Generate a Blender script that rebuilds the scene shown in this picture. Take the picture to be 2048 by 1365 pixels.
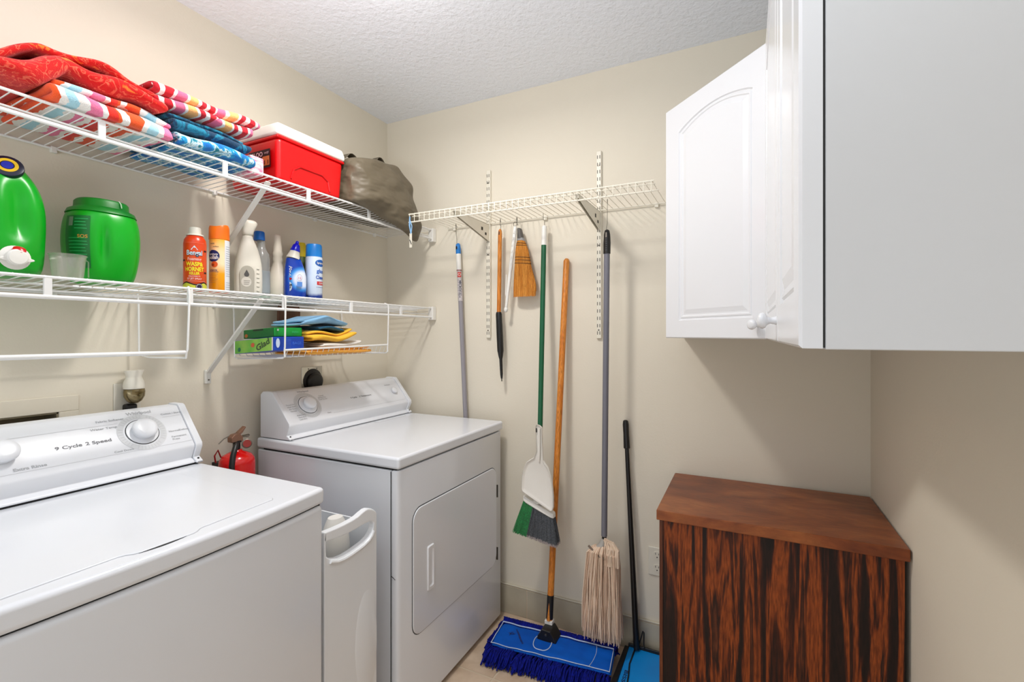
import bpy, bmesh, math, random
from mathutils import Vector, Matrix, noise
random.seed(7)
S = bpy.context.scene
for o in list(bpy.data.objects): bpy.data.objects.remove(o)
COL = S.collection
PI = math.pi
# ---------------------------------------------------------------- camera, world, lights, exposure
cam = bpy.data.cameras.new('camera'); camo = bpy.data.objects.new('camera', cam); COL.objects.link(camo)
camo.location = (1.746, 0, 1.319)
camo.rotation_euler = (PI/2, 0, math.atan2(467, 946))
cam.sensor_fit = 'HORIZONTAL'; cam.sensor_width = 36.0; cam.lens = 946/2048*36.0
cam.shift_y = -(682.5-668)/2048
cam.clip_start = 0.02
S.camera = camo
W = bpy.data.worlds.new('world'); S.world = W; W.use_nodes = True
W.node_tree.nodes['Background'].inputs[0].default_value = (0.95, 0.97, 1.0, 1)
W.node_tree.nodes['Background'].inputs[1].default_value = 0.62
def area(name, loc, rot, sx, sy, power, color=(1, 1, 1), spread=PI):
    l = bpy.data.lights.new(name, 'AREA'); l.shape = 'RECTANGLE'; l.size = sx; l.size_y = sy; l.energy = power; l.color = color
    l.spread = spread
    o = bpy.data.objects.new(name, l); COL.objects.link(o); o.location = loc; o.rotation_euler = rot
    return o
l = bpy.data.lights.new('ceiling_bulb', 'POINT'); l.shadow_soft_size = 0.085; l.energy = 2.0; l.color = (1.0, 0.965, 0.92)
lo = bpy.data.objects.new('ceiling_bulb', l); COL.objects.link(lo); lo.location = (0.80, 1.03, 2.30)
l = bpy.data.lights.new('ceiling_bulb_down', 'AREA'); l.shape = 'DISK'; l.size = 0.17; l.energy = 9.5; l.color = (1.0, 0.965, 0.92)
lo = bpy.data.objects.new('ceiling_bulb_down', l); COL.objects.link(lo); lo.location = (0.80, 1.03, 2.355)
# added fill light aimed upward to brighten the ceiling, not a real source
area('ceiling_fill', (1.1, -0.55, 1.45), (PI-0.45, 0, 0), 0.5, 0.5, 12.5, (0.90, 0.95, 1.0), spread=2.3)
area('rear_fill', (0.95, -1.45, 0.65), (PI/2, 0, 0), 1.7, 1.1, 4.5, (0.93, 0.97, 1.0))  # added low fill from behind the camera; no doorway stands there
S.view_settings.view_transform = 'Standard'; S.view_settings.look = 'None'
S.view_settings.gamma = 1; S.view_settings.use_curve_mapping = False
S.view_settings.exposure = 0.29

# ---------------------------------------------------------------- materials
def lin(c):
    return tuple(((v/255)/12.92 if v/255 <= 0.04045 else ((v/255+0.055)/1.055)**2.4) for v in c)+(1,)
MATS = {}
def mat(name, c, rough=0.5, metal=0.0, var=0.04, vs=12.0, bump=0.0, bs=60.0, coat=0.0, trans=0.0, spec=0.5, c2=None, stretch=None, alpha=1.0):
    if name in MATS: return MATS[name]
    m = bpy.data.materials.new(name); m.use_nodes = True; nt = m.node_tree; b = nt.nodes['Principled BSDF']
    tc = nt.nodes.new('ShaderNodeTexCoord'); mp = nt.nodes.new('ShaderNodeMapping')
    nt.links.new(tc.outputs['Object'], mp.inputs[0])
    if stretch: mp.inputs['Scale'].default_value = stretch
    n = nt.nodes.new('ShaderNodeTexNoise'); n.inputs['Scale'].default_value = vs; n.inputs['Detail'].default_value = 3
    nt.links.new(mp.outputs[0], n.inputs['Vector'])
    r = nt.nodes.new('ShaderNodeValToRGB'); a = lin(c)
    if c2: e = lin(c2); r.color_ramp.elements[0].position = 0.35; r.color_ramp.elements[1].position = 0.65
    else: e = tuple(v*(1-var*2) for v in a[:3])+(1,)
    r.color_ramp.elements[0].color = e; r.color_ramp.elements[1].color = a
    nt.links.new(n.outputs[0], r.inputs[0]); nt.links.new(r.outputs[0], b.inputs['Base Color'])
    b.inputs['Roughness'].default_value = rough; b.inputs['Metallic'].default_value = metal
    b.inputs['Coat Weight'].default_value = coat; b.inputs['Coat Roughness'].default_value = 0.08
    b.inputs['Transmission Weight'].default_value = trans; b.inputs['Specular IOR Level'].default_value = spec
    b.inputs['Alpha'].default_value = alpha
    if bump:
        n2 = nt.nodes.new('ShaderNodeTexNoise'); n2.inputs['Scale'].default_value = bs; n2.inputs['Detail'].default_value = 2
        nt.links.new(mp.outputs[0], n2.inputs['Vector'])
        bp = nt.nodes.new('ShaderNodeBump'); bp.inputs['Strength'].default_value = bump; bp.inputs['Distance'].default_value = 0.003
        nt.links.new(n2.outputs[0], bp.inputs['Height']); nt.links.new(bp.outputs[0], b.inputs['Normal'])
    MATS[name] = m; return m
WALL = mat('wall_paint', (228, 220, 203), 0.75, var=0.015, vs=3, bump=0.10, bs=140, spec=0.25)
CEIL = mat('ceiling_texture', (240, 244, 252), 0.6, var=0.02, vs=60, bump=1.0, bs=62, spec=0.35)
CEIL.node_tree.nodes['Bump'].inputs['Distance'].default_value = 0.0045
TILE = mat('floor_tile', (222, 200, 176), 0.4, c2=(196, 170, 144), vs=9, bump=0.15, bs=30)
GROUT = mat('grout', (214, 196, 172), 0.9, bump=0.3)
BTILE = mat('base_tile', (193, 184, 163), 0.4, c2=(178, 169, 149), vs=8)
CAULK = mat('base_cap', (212, 204, 184), 0.6)
ENAM = mat('white_enamel', (230, 233, 239), 0.22, var=0.008, vs=4, coat=0.25)
ENAM2 = mat('white_console_plastic', (232, 234, 239), 0.32, var=0.008, vs=4)
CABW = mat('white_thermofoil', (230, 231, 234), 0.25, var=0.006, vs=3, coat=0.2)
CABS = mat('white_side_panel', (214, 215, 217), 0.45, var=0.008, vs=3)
DARK = mat('dark_gap', (28, 28, 28), 0.8)
WIRE = mat('white_wire_coating', (236, 236, 234), 0.3, var=0.02)
PRINTG = mat('pale_grey_print', (176, 178, 182), 0.6)
PRINTM = mat('mid_grey_print', (120, 121, 126), 0.6)
BLACK = mat('black_plastic', (20, 19, 19), 0.4, bump=0.1)
CHROME = mat('chrome', (200, 196, 186), 0.15, metal=1.0)
STEEL = mat('steel_wire', (120, 115, 105), 0.35, metal=0.9)
WHITEP = mat('white_plastic', (236, 234, 228), 0.4, var=0.02)
IVORY = mat('ivory_plastic', (226, 221, 208), 0.4, var=0.02)
GREENJ = mat('green_jug_plastic', (0, 168, 28), 0.30, c2=(0, 156, 24), vs=5, spec=0.4)
GREENL = mat('green_lid_plastic', (4, 128, 30), 0.4)
RED = mat('red_cooler_plastic', (212, 0, 6), 0.35, var=0.02, bump=0.05, bs=200)
REDP = mat('red_paint', (214, 6, 6), 0.2, coat=0.4)

# ---------------------------------------------------------------- mesh helpers
class MB:
    def __init__(s): s.v = []; s.f = []; s.uv = {}; s.mi = []; s.cur = 0
    def add(s, vs, fs):
        o = len(s.v); s.v += [tuple(v) for v in vs]
        for f in fs: s.f.append(tuple(i+o for i in f)); s.mi.append(s.cur)
        return o
    def box(s, x0, x1, y0, y1, z0, z1, M=None):
        v = [Vector(p) for p in ((x0,y0,z0),(x1,y0,z0),(x1,y1,z0),(x0,y1,z0),(x0,y0,z1),(x1,y0,z1),(x1,y1,z1),(x0,y1,z1))]
        if M: v = [M @ p for p in v]
        s.add(v, [(0,3,2,1),(4,5,6,7),(0,1,5,4),(1,2,6,5),(2,3,7,6),(3,0,4,7)]); return s
    def tube(s, pts, r, n=6, caps=True):
        P = [Vector(p) for p in pts]; rs = r if isinstance(r, (list, tuple)) else [r]*len(P)
        up = None; rings = []
        for i, p in enumerate(P):
            t = (P[min(i+1, len(P)-1)]-P[max(i-1, 0)])
            t = t.normalized() if t.length > 1e-9 else Vector((0,0,1))
            if up is None: up = Vector((0,0,1)) if abs(t.z) < 0.9 else Vector((1,0,0))
            a = t.cross(up)
            if a.length < 1e-6: a = t.orthogonal()
            a.normalize(); b = a.cross(t).normalized(); up = b
            rings.append([p+(a*math.cos(k*2*PI/n)+b*math.sin(k*2*PI/n))*rs[i] for k in range(n)])
        vs = [v for R in rings for v in R]; fs = []
        for i in range(len(P)-1):
            for k in range(n):
                k2 = (k+1) % n; fs.append((i*n+k, i*n+k2, (i+1)*n+k2, (i+1)*n+k))
        if caps: fs.append(tuple(range(n-1, -1, -1))); fs.append(tuple((len(P)-1)*n+k for k in range(n)))
        s.add(vs, fs); return s
    def rings(s, R, cap0=True, cap1=True, closed=True):
        n = len(R[0]); vs = [v for r in R for v in r]; fs = []
        for i in range(len(R)-1):
            for k in range(n if closed else n-1):
                k2 = (k+1) % n; fs.append((i*n+k, i*n+k2, (i+1)*n+k2, (i+1)*n+k))
        if cap0: fs.append(tuple(range(n-1, -1, -1)))
        if cap1: fs.append(tuple((len(R)-1)*n+k for k in range(n)))
        s.add(vs, fs); return s
    def prism(s, poly, f0, f1):
        """poly: list of 2D points; f0/f1 map a 2D point to 3D for both ends"""
        n = len(poly); vs = [f0(p) for p in poly]+[f1(p) for p in poly]
        fs = [tuple(range(n-1, -1, -1)), tuple(range(n, 2*n))]+[(k, (k+1) % n, n+(k+1) % n, n+k) for k in range(n)]
        s.add(vs, fs); return s
    def lathe(s, prof, c, n=28, M=None, cap0=True, cap1=True):
        R = []
        for r, z in prof:
            ring = [Vector((math.cos(k*2*PI/n)*r, math.sin(k*2*PI/n)*r, z)) for k in range(n)]
            if M: ring = [M @ p for p in ring]
            R.append([p+Vector(c) for p in ring])
        return s.rings(R, cap0, cap1)
def sell(cx, cy, z, rx, ry, p=2.0, n=36, rot=0):
    out = []
    for k in range(n):
        t = k*2*PI/n; c, si = math.cos(t), math.sin(t)
        x = math.copysign(abs(c)**(2/p), c)*rx; y = math.copysign(abs(si)**(2/p), si)*ry
        out.append(Vector((cx+x*math.cos(rot)-y*math.sin(rot), cy+x*math.sin(rot)+y*math.cos(rot), z)))
    return out
WARP = None
def obj(name, mb, m, parent=None, smooth=True, angle=38, bevel=0, seg=3, sub=0, solid=0, stuff=False, label=None, loc=None):
    me = bpy.data.meshes.new(name)
    if WARP: mb.v = [WARP(Vector(v)) for v in mb.v]
    base = Vector((0, 0, 0))
    if parent is not None:
        base = parent.matrix_world.translation.copy() if parent.parent is None else base
        q = parent; base = Vector((0, 0, 0))
        while q: base += q.location; q = q.parent
    if loc is not None: base = Vector(loc)
    me.from_pydata([tuple(Vector(v)-base) for v in mb.v], [], mb.f)
    ml = m if isinstance(m, (list, tuple)) else [m]
    for x in ml: me.materials.append(x)
    if len(ml) > 1:
        for p, k in zip(me.polygons, mb.mi): p.material_index = k
    if mb.uv:
        ul = me.uv_layers.new(name='UVMap')
        for lp in me.loops: ul.data[lp.index].uv = mb.uv.get(lp.vertex_index, (0, 0))
    bm = bmesh.new(); bm.from_mesh(me); bmesh.ops.recalc_face_normals(bm, faces=bm.faces[:]); bm.to_mesh(me); bm.free()
    if smooth:
        for p in me.polygons: p.use_smooth = True
        if not bevel and not sub: me.set_sharp_from_angle(angle=math.radians(angle))
    o = bpy.data.objects.new(name, me); COL.objects.link(o)
    if parent is not None: o.parent = parent
    elif loc is not None: o.location = loc
    if solid:
        d = o.modifiers.new('s', 'SOLIDIFY'); d.thickness = solid; d.offset = 0
    if bevel:
        d = o.modifiers.new('b', 'BEVEL'); d.width = bevel; d.segments = seg; d.limit_method = 'ANGLE'; d.angle_limit = math.radians(35); d.harden_normals = True
    if sub:
        d = o.modifiers.new('u', 'SUBSURF'); d.levels = sub; d.render_levels = sub
    if stuff: o['kind'] = 'stuff'
    if label: o['label'] = label
    return o
def thing(name, label, cat, loc, group=None):
    o = bpy.data.objects.new(name, None); COL.objects.link(o); o.location = loc; o.empty_display_size = 0.05
    o['label'] = label; o['category'] = cat
    if group: o['group'] = group
    return o
def struct(name, mb, m, **k):
    o = obj(name, mb, m, **k); o['kind'] = 'structure'; return o
def tag(o, label, cat, group=None):
    o['label'] = label; o['category'] = cat
    if group: o['group'] = group
    return o
_tc = {}
def text_geo(s, size=1.0, bold=0.0):
    cu = bpy.data.curves.new('t', 'FONT'); cu.body = s; cu.size = size; cu.align_x = 'CENTER'; cu.align_y = 'CENTER'
    cu.resolution_u = 3; cu.offset = bold*size
    o = bpy.data.objects.new('t', cu); COL.objects.link(o)
    dg = bpy.context.evaluated_depsgraph_get(); me = bpy.data.meshes.new_from_object(o.evaluated_get(dg))
    vs = [v.co.copy() for v in me.vertices]; fs = [tuple(p.vertices) for p in me.polygons]
    bpy.data.objects.remove(o); bpy.data.curves.remove(cu); bpy.data.meshes.remove(me)
    return vs, fs
def lettering(s, size, m, parent, fn, bold=0.02, sx=1.0, u0=0, v0=0, rot=0, name='lettering'):
    vs, fs = text_geo(s, size, bold); mb = MB(); c, si = math.cos(rot), math.sin(rot)
    mb.add([fn(u0+(v.x*sx)*c-v.y*si, v0+(v.x*sx)*si+v.y*c) for v in vs], fs)
    return obj(name, mb, m, parent, smooth=False)
def plane_fn(C, U, V, N, eps=0.0006):
    C, U, V, N = Vector(C), Vector(U), Vector(V), Vector(N)
    return lambda u, v: C+U*u+V*v+N*eps
def cyl_fn(cx, cy, z0, r, a0, eps=0.0006):
    return lambda u, v: Vector((cx+(r+eps)*math.cos(a0+u/r), cy+(r+eps)*math.sin(a0+u/r), z0+v))
def patch(fn, pts_grid):
    """grid of (u,v) rows -> surface"""
    mb = MB(); n = len(pts_grid[0]); vs = [fn(*p) for row in pts_grid for p in row]; fs = []
    for i in range(len(pts_grid)-1):
        for k in range(n-1): fs.append((i*n+k, i*n+k+1, (i+1)*n+k+1, (i+1)*n+k))
    mb.add(vs, fs); return mb
def rect_patch(fn, u0, u1, v0, v1, nu=10, nv=1):
    return patch(fn, [[(u0+(u1-u0)*i/nu, v0+(v1-v0)*j/nv) for i in range(nu+1)] for j in range(nv+1)])
def disc_patch(fn, uc, vc, ru, rv, n=24, r0=0.0):
    mb = MB(); rows = []
    for k in range(n):
        t = k*2*PI/n; rows.append((uc+ru*math.cos(t), vc+rv*math.sin(t)))
    if r0:
        vs = [fn(*p) for p in rows]+[fn(uc+(p[0]-uc)*r0, vc+(p[1]-vc)*r0) for p in rows]
        mb.add(vs, [(k, (k+1) % n, n+(k+1) % n, n+k) for k in range(n)])
    else:
        mid = [fn(uc+(p[0]-uc)*0.5, vc+(p[1]-vc)*0.5) for p in rows]
        vs = [fn(*p) for p in rows]+mid+[fn(uc, vc)]
        mb.add(vs, [(k, (k+1) % n, n+(k+1) % n, n+k) for k in range(n)]+[(n+k, n+(k+1) % n, 2*n) for k in range(n)])
    return mb
def camang(x, y): return math.atan2(0-y, 1.746-x)
def P(c, r=0.5, **k): return mat('col_%d_%d_%d_%s' % (c[0], c[1], c[2], str(r)), c, r, **k)

# ================================================================ room shell
D, WX, H, YB = 2.005, 2.132, 2.46, -0.75
mb = MB(); mb.box(-0.1, WX+0.1, YB, D+0.1, -0.06, -0.0016); fl = struct('floor', mb, GROUT, smooth=False)
ts, g = 0.322, 0.008
proto = None
for i in range(-3, 5):
    for j in range(-5, 3):
        x0, y0 = 0.885+i*(ts+g), 1.592+(j-1)*(ts+g)
        x1, y1 = min(x0+ts, WX-0.002), min(y0+ts, D-0.002); x0 = max(x0, 0.002)
        if x1-x0 < 0.03 or y1-y0 < 0.03 or y0 < YB or (i < -1 and j > -1 and False): continue
        mb = MB(); e = random.uniform(-0.0006, 0.0006); mb.box(x0, x1, y0, y1, -0.0016, 0.0)
        obj('tile', mb, TILE, fl, bevel=0.002, seg=1)
mb = MB(); mb.box(-0.1, WX+0.1, YB, D+0.1, H, H+0.05); struct('ceiling', mb, CEIL, smooth=False)
# left wall with the opening of the washer outlet box
mb = MB()
oy0, oy1, oz0, oz1 = 0.30, 0.633, 0.94, 1.097
for a in ((YB, oy0, 0, H), (oy1, D, 0, H), (oy0, oy1, 0, oz0), (oy0, oy1, oz1, H)): mb.box(-0.1, 0, a[0], a[1], a[2], a[3])
struct('wall_left', mb, WALL, smooth=False)
mb = MB(); mb.box(-0.1, WX+0.1, D, D+0.1, 0, H); struct('wall_back', mb, WALL, smooth=False)
mb = MB(); mb.box(WX, WX+0.1, YB, D, 0, H); struct('wall_right', mb, WALL, smooth=False)
wb = thing('outlet_box', 'beige recessed washer outlet box in wall behind the washer console', 'wall box', (-0.04, 0.47, 0.94))
mb = MB(); mb.box(-0.09, -0.08, oy0, oy1, oz0, oz1); mb.box(-0.08, 0.0, oy0, oy0+0.004, oz0, oz1); mb.box(-0.08, 0.0, oy1-0.004, oy1, oz0, oz1)
mb.box(-0.08, 0, oy0, oy1, oz0, oz0+0.004); mb.box(-0.08, 0, oy0, oy1, oz1-0.004, oz1)
obj('recess', mb, mat('box_inside', (150, 138, 112), 0.7), wb, smooth=False)
mb = MB(); mb.box(0, 0.004, oy0-0.04, oy1+0.045, oz1, oz1+0.045); mb.box(0, 0.004, oy1, oy1+0.045, oz0-0.04, oz1); mb.box(0, 0.004, oy0-0.04, oy0, oz0-0.04, oz1)
obj('frame', mb, WALL, wb, bevel=0.0025)
# tile baseboards
def base(name, axis, a0, a1, first):
    mb = MB()
    if axis == 'x': mb.box(a0, a1, D-0.0115, D, 0, 0.1285)
    elif axis == 'l': mb.box(0, 0.004, a0, a1, 0, 0.127)
    else: mb.box(WX-0.004, WX, a0, a1, 0, 0.127)
    b = struct(name, mb, GROUT, smooth=False)
    x = first
    while x < a1:
        s0, s1 = max(x+0.002, a0+0.001), min(x+0.305-0.002, a1-0.001)
        if s1-s0 > 0.02:
            m2 = MB()
            if axis == 'x': m2.box(s0, s1, D-0.013, D-0.0116, 0.001, 0.129)
            elif axis == 'l': m2.box(0.004, 0.013, s0, s1, 0.001, 0.129)
            else: m2.box(WX-0.013, WX-0.004, s0, s1, 0.001, 0.129)
            obj('tile', m2, BTILE, b, bevel=0.002, seg=2)
        x += 0.305
    m2 = MB()
    if axis == 'x': m2.box(a0, a1, D-0.011, D-0.0005, 0.1295, 0.137)
    elif axis == 'l': m2.box(0.0005, 0.011, a0, a1, 0.1295, 0.137)
    else: m2.box(WX-0.011, WX-0.0005, a0, a1, 0.1295, 0.137)
    obj('caulk_line', m2, CAULK, b, bevel=0.003, seg=2)
base('baseboard_back', 'x', 0.0, WX, 0.839-3*0.305)
base('baseboard_left', 'l', YB, D-0.014, YB)
base('baseboard_right', 'r', YB, D-0.014, YB)
# ceiling lamp
t = thing('ceiling_lamp', 'round white flush ceiling lamp above the dryer', 'lamp', (0.80, 1.03, H))
mb = MB(); mb.lathe([(0.115, H), (0.12, H-0.012), (0.105, H-0.03), (0.10, H-0.045)], (0.80, 1.03, 0)); obj('lamp_base', mb, WHITEP, t)
gl = bpy.data.materials.new('lamp_glass'); gl.use_nodes = True; b = gl.node_tree.nodes['Principled BSDF']
b.inputs['Emission Color'].default_value = (1, 0.95, 0.88, 1); b.inputs['Emission Strength'].default_value = 5.0
mb = MB(); mb.lathe([(0.098, H-0.045), (0.095, H-0.06), (0.075, H-0.078), (0.04, H-0.088), (0.005, H-0.09)], (0.80, 1.03, 0)); obj('lamp_shade', mb, gl, t)

# ================================================================ washer and dryer
def bow_poly(x0, xe, y0, y1, b, n=14, rc=0.0):
    yc, hw = (y0+y1)/2, (y1-y0)/2
    return [(x0, y1), (x0, y0)]+[(xe+b*(1-((y0+(y1-y0)*i/n-yc)/hw)**2), y0+(y1-y0)*i/n) for i in range(n+1)]
def zp(mb, poly, z0, z1): return mb.prism(poly, lambda p: (p[0], p[1], z0), lambda p: (p[0], p[1], z1))
CFN = Vector((0.768, 0, 0.640)); CFV = Vector((-0.640, 0, 0.768)); CFC = Vector((0.15825, 0, 1.0305))
def console(root, y0, y1):
    prof = [(0.050, 0.918), (0.050, 1.080), (0.062, 1.090), (0.106, 1.090), (0.112, 1.086), (0.2045, 0.975), (0.2055, 0.967), (0.190, 0.931), (0.205, 0.922), (0.206, 0.9165), (0.06, 0.9165)]
    mb = MB(); mb.prism(prof, lambda p: (p[0], y0+0.020, p[1]), lambda p: (p[0], y1-0.020, p[1])); obj('console', mb, ENAM2, root, bevel=0.0025)
    pr2 = [(0.046, 0.9165), (0.046, 1.082), (0.060, 1.094), (0.108, 1.094), (0.116, 1.090), (0.210, 0.979), (0.2115, 0.967), (0.196, 0.933), (0.214, 0.922), (0.215, 0.9165)]
    for a, b in ((y0, y0+0.0195), (y1-0.0195, y1)):
        mb = MB(); mb.prism(pr2, lambda p: (p[0], a, p[1]), lambda p: (p[0], b, p[1])); e = obj('console_end_cap', mb, ENAM2, root, bevel=0.0035)
        mb = MB(); mb.lathe([(0.003, -0.0012), (0.003, 0.0012)], (0.2045, (a+b)/2, 0.9285), n=10, M=Matrix.Rotation(PI/2.6, 3, 'Y')); obj('screw', mb, DARK, e)
def face(y, v=0.0, h=0.0): return CFC+Vector((0, y, 0))+CFV*v+CFN*h
def dial(root, y, v, rk, ro=None, name='timer_knob'):
    M = Matrix((Vector((0, 1, 0)), CFV, CFN)).transposed()
    if ro:
        fn = plane_fn(face(y, v), (0, 1, 0), CFV, CFN, 0.0008)
        obj('dial_scale', disc_patch(fn, 0, 0, ro*1.5, ro*1.5, 40, 0.76), mat('dial_scale_grey', (214, 216, 219), 0.5), root)
        ticks = MB()
        for k in range(40):
            a = k*2*PI/40; r0, r1 = ro*1.17, ro*1.44
            if k % 9 == 8: continue
            d = Vector((math.cos(a), math.sin(a), 0)); e = Vector((-d.y, d.x, 0))*0.0006
            fn2 = plane_fn(face(y, v), (0, 1, 0), CFV, CFN, 0.0013)
            ticks.add([fn2(*(d*r0-e)[:2]), fn2(*(d*r0+e)[:2]), fn2(*(d*r1+e)[:2]), fn2(*(d*r1-e)[:2])], [(0, 1, 2, 3)])
        obj('dial_marks', ticks, mat('dial_tick', (198, 200, 204), 0.5), root, smooth=False, stuff=True)
        mb = MB(); mb.lathe([(ro, 0.0008), (ro+0.0012, 0.0016), (ro+0.0012, 0.0008)], face(y, v), n=40, M=M); obj('dial_ring', mb, DARK, root)
        mb = MB(); mb.lathe([(ro-0.0005, 0.0008), (ro-0.001, 0.003), (rk*0.9, 0.004)], face(y, v), n=40, M=M); obj('dial_plate', mb, ENAM2, root)
    mb = MB(); h = rk*0.95
    mb.lathe([(rk*0.82, 0.002), (rk*0.9, h*0.45), (rk, h*0.62), (rk*0.98, h*0.8), (rk*0.88, h*0.97), (rk*0.6, h*1.02), (0.002, h*1.04)], face(y, v), n=36, M=M)
    obj(name, mb, ENAM2, root, angle=60)

# --- washer
wy0, wy1 = 0.165, 0.910
w = thing('washing_machine', 'white top-loading washing machine with dial console nearest the camera', 'washing machine', (0.4, 0.567, 0))
mb = MB(); zp(mb, bow_poly(0.03, 0.738, wy0+0.003, wy1-0.003, 0.028), 0.015, 0.864); obj('cabinet', mb, ENAM, w, bevel=0.012, seg=4)
mb = MB(); zp(mb, bow_poly(0.05, 0.730, wy0+0.008, wy1-0.008, 0.026), 0.862, 0.870); obj('top_seam', mb, DARK, w, smooth=False)
mb = MB(); zp(mb, bow_poly(0.028, 0.741, wy0, wy1, 0.028), 0.8675, 0.911); obj('top_deck', mb, ENAM, w, bevel=0.011, seg=4)
ly0, ly1, n = 0.292, 0.780, 48
def lidx(y):
    x = 0.706+0.015*min(1, max(0, (0.780-y)/0.16))+0.002*min(1, max(0, (0.45-y)/0.15))
    tt = abs(y-0.530)/0.074
    if tt < 1: q_ = min(1, (1-tt)/0.35); x += 0.016*q_*q_*(3-2*q_)
    return x
lp = [(0.235, 0.806), (0.235, 0.268)]+[(0.690, 0.290)]+[(lidx(ly0+(ly1-ly0)*i/n), ly0+(ly1-ly0)*i/n) for i in range(n+1)]+[(0.696, 0.7875), (0.680, 0.790)]
mb = MB(); zp(mb, lp, 0.905, 0.9132); ld = obj('lid', mb, ENAM, w, bevel=0.0020, seg=3)
mb = MB(); zp(mb, [(a+(0.0009 if a > 0.3 else -0.001), b+(0.0011 if b > 0.55 else -0.0011)) for a, b in lp], 0.905, 0.9113); obj('lid_gap', mb, mat('soft_gap', (178, 179, 182), 0.7), w, smooth=False)
sl = [(lidx(0.480+0.084*i/12)+0.0006, 0.480+0.084*i/12) for i in range(13)]
sl2 = [(x+0.0050*math.sin(PI*i/12), y) for i, (x, y) in enumerate(sl)]
mb = MB(); zp(mb, sl+sl2[::-1][1:-1], 0.905, 0.9117); obj('finger_slot', mb, DARK, w, smooth=False)
mb = MB(); zp(mb, bow_poly(0.05, 0.700, wy0+0.02, wy1-0.02, 0.02), 0.0, 0.015); obj('kick_base', mb, DARK, w, smooth=False)
mb = MB(); mb.box(0.052, 0.200, wy0+0.012, wy1-0.012, 0.909, 0.9165); obj('console_gap', mb, DARK, w, smooth=False)
console(w, wy0+0.005, wy1-0.004)
dial(w, 0.765, 0.0, 0.0315, 0.041)
dial(w, 0.470, -0.001, 0.030, name='option_knob')
f = lambda y, v: plane_fn(face(y, v), (0, 1, 0), CFV, CFN, 0.0008)
lettering('9 Cycle', 0.0135, PRINTM, w, f(0.594, -0.009), sx=1.35); lettering('2 Speed', 0.0135, PRINTM, w, f(0.658, -0.009), sx=1.35)
lettering('Fabric Softener', 0.009, PRINTG, w, f(0.70, 0.053), sx=1.2)
lettering('Extra Rinse', 0.011, PRINTG, w, f(0.512, -0.048), sx=1.2); lettering('Whirlpool', 0.014, PRINTG, w, f(0.775, 0.066), sx=1.1)
lettering('Cotton / Sturdy', 0.008, PRINTG, w, f(0.86, 0.050), sx=1.2); lettering('Permanent', 0.008, PRINTG, w, f(0.853, -0.034), sx=1.2); lettering('Press', 0.008, PRINTG, w, f(0.842, -0.043), sx=1.2)
lettering('Normal', 0.008, PRINTG, w, f(0.846, -0.014), sx=1.2); lettering('Delicate', 0.008, PRINTG, w, f(0.876, -0.014), sx=1.2)
lettering('Cool Down', 0.008, PRINTG, w, f(0.705, -0.050), sx=1.2); lettering('Water Temp', 0.009, PRINTG, w, f(0.68, 0.03), sx=1.3)
for v0, a, b in ((0.040, 0.25, 0.715), (-0.057, 0.25, 0.885), (0.040, 0.83, 0.885)):
    obj('print_line', rect_patch(f(0, v0), a, b, -0.0004, 0.0004, 1), mat('faint_print', (208, 210, 214), 0.5), w, smooth=False)

# --- dryer
dy0, dy1 = 1.215, 1.953
d = thing('clothes_dryer', 'white front-loading clothes dryer in the corner under the shelves', 'dryer', (0.4, 1.584, 0))
mb = MB(); mb.box(0.035, 0.700, dy0+0.004, dy1-0.004, 0.02, 0.868); obj('cabinet', mb, ENAM, d, bevel=0.004)
fx = 0.731
mb = MB()
pl = [(0.7015, dy0+0.003), (0.7015, dy1-0.003)]+[(fx-0.018*(1-math.sin(a)), dy1-0.003-0.018*(1-math.cos(a))) for a in [i*PI/16 for i in range(9)]]
pl = [(0.7015, dy0+0.003), (fx-0.016, dy0+0.003), (fx-0.006, dy0+0.007), (fx, dy0+0.018), (fx, dy1-0.018), (fx-0.006, dy1-0.007), (fx-0.016, dy1-0.003), (0.7015, dy1-0.003)]
zp(mb, pl, 0.02, 0.869); obj('front_panel', mb, ENAM, d, bevel=0.005)
mb = MB(); mb.box(0.06, 0.715, dy0+0.012, dy1-0.012, 0.866, 0.877); obj('top_seam', mb, DARK, d, smooth=False)
mb = MB(); mb.box(0.032, 0.736, dy0, dy1, 0.874, 0.914); obj('top_panel', mb, ENAM, d, bevel=0.010, seg=4)
mb = MB(); mb.box(0.08, 0.68, dy0+0.02, dy1-0.02, 0.0, 0.02); obj('kick_base', mb, DARK, d, smooth=False)
mb = MB(); mb.box(0.052, 0.200, dy0+0.014, dy1-0.014, 0.912, 0.918); obj('console_gap', mb, DARK, d, smooth=False)
mb = MB(); mb.prism([(0.30, 1.775), (0.318, 1.775), (0.318, 1.905), (0.30, 1.905)], lambda p: (p[0], p[1], 0.9142), lambda p: (p[0], p[1], 0.9146))
mb = MB(); mb.box(0.2425, 0.2437, 1.66, 1.86, 0.9141, 0.9145); mb.box(0.215, 0.2435, 1.66, 1.6612, 0.9141, 0.9145)
obj('lint_screen_lid', mb, mat('soft_gap', (150, 151, 154), 0.7), d, smooth=False)
console(d, dy0+0.007, dy1-0.006)
dial(d, 1.350, 0.0, 0.027, 0.040)
dial(d, 1.868, -0.001, 0.0165, name='option_knob')
lettering('9 Cycle', 0.0105, PRINTM, d, f(1.60, 0.0), sx=1.2); lettering('2 Temperature', 0.0105, PRINTM, d, f(1.672, 0.0), sx=1.2)
for i, s_ in enumerate(('Timed Dry', 'High Heat', 'Air Only', 'Regular')): lettering(s_, 0.008, PRINTG, d, f(1.275, 0.012-i*0.010), sx=1.2)
for i, s_ in enumerate(('Automatic', 'Very Dry', 'Less Dry')): lettering(s_, 0.008, PRINTG, d, f(1.297, -0.040-i*0.010), sx=1.2)
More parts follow.
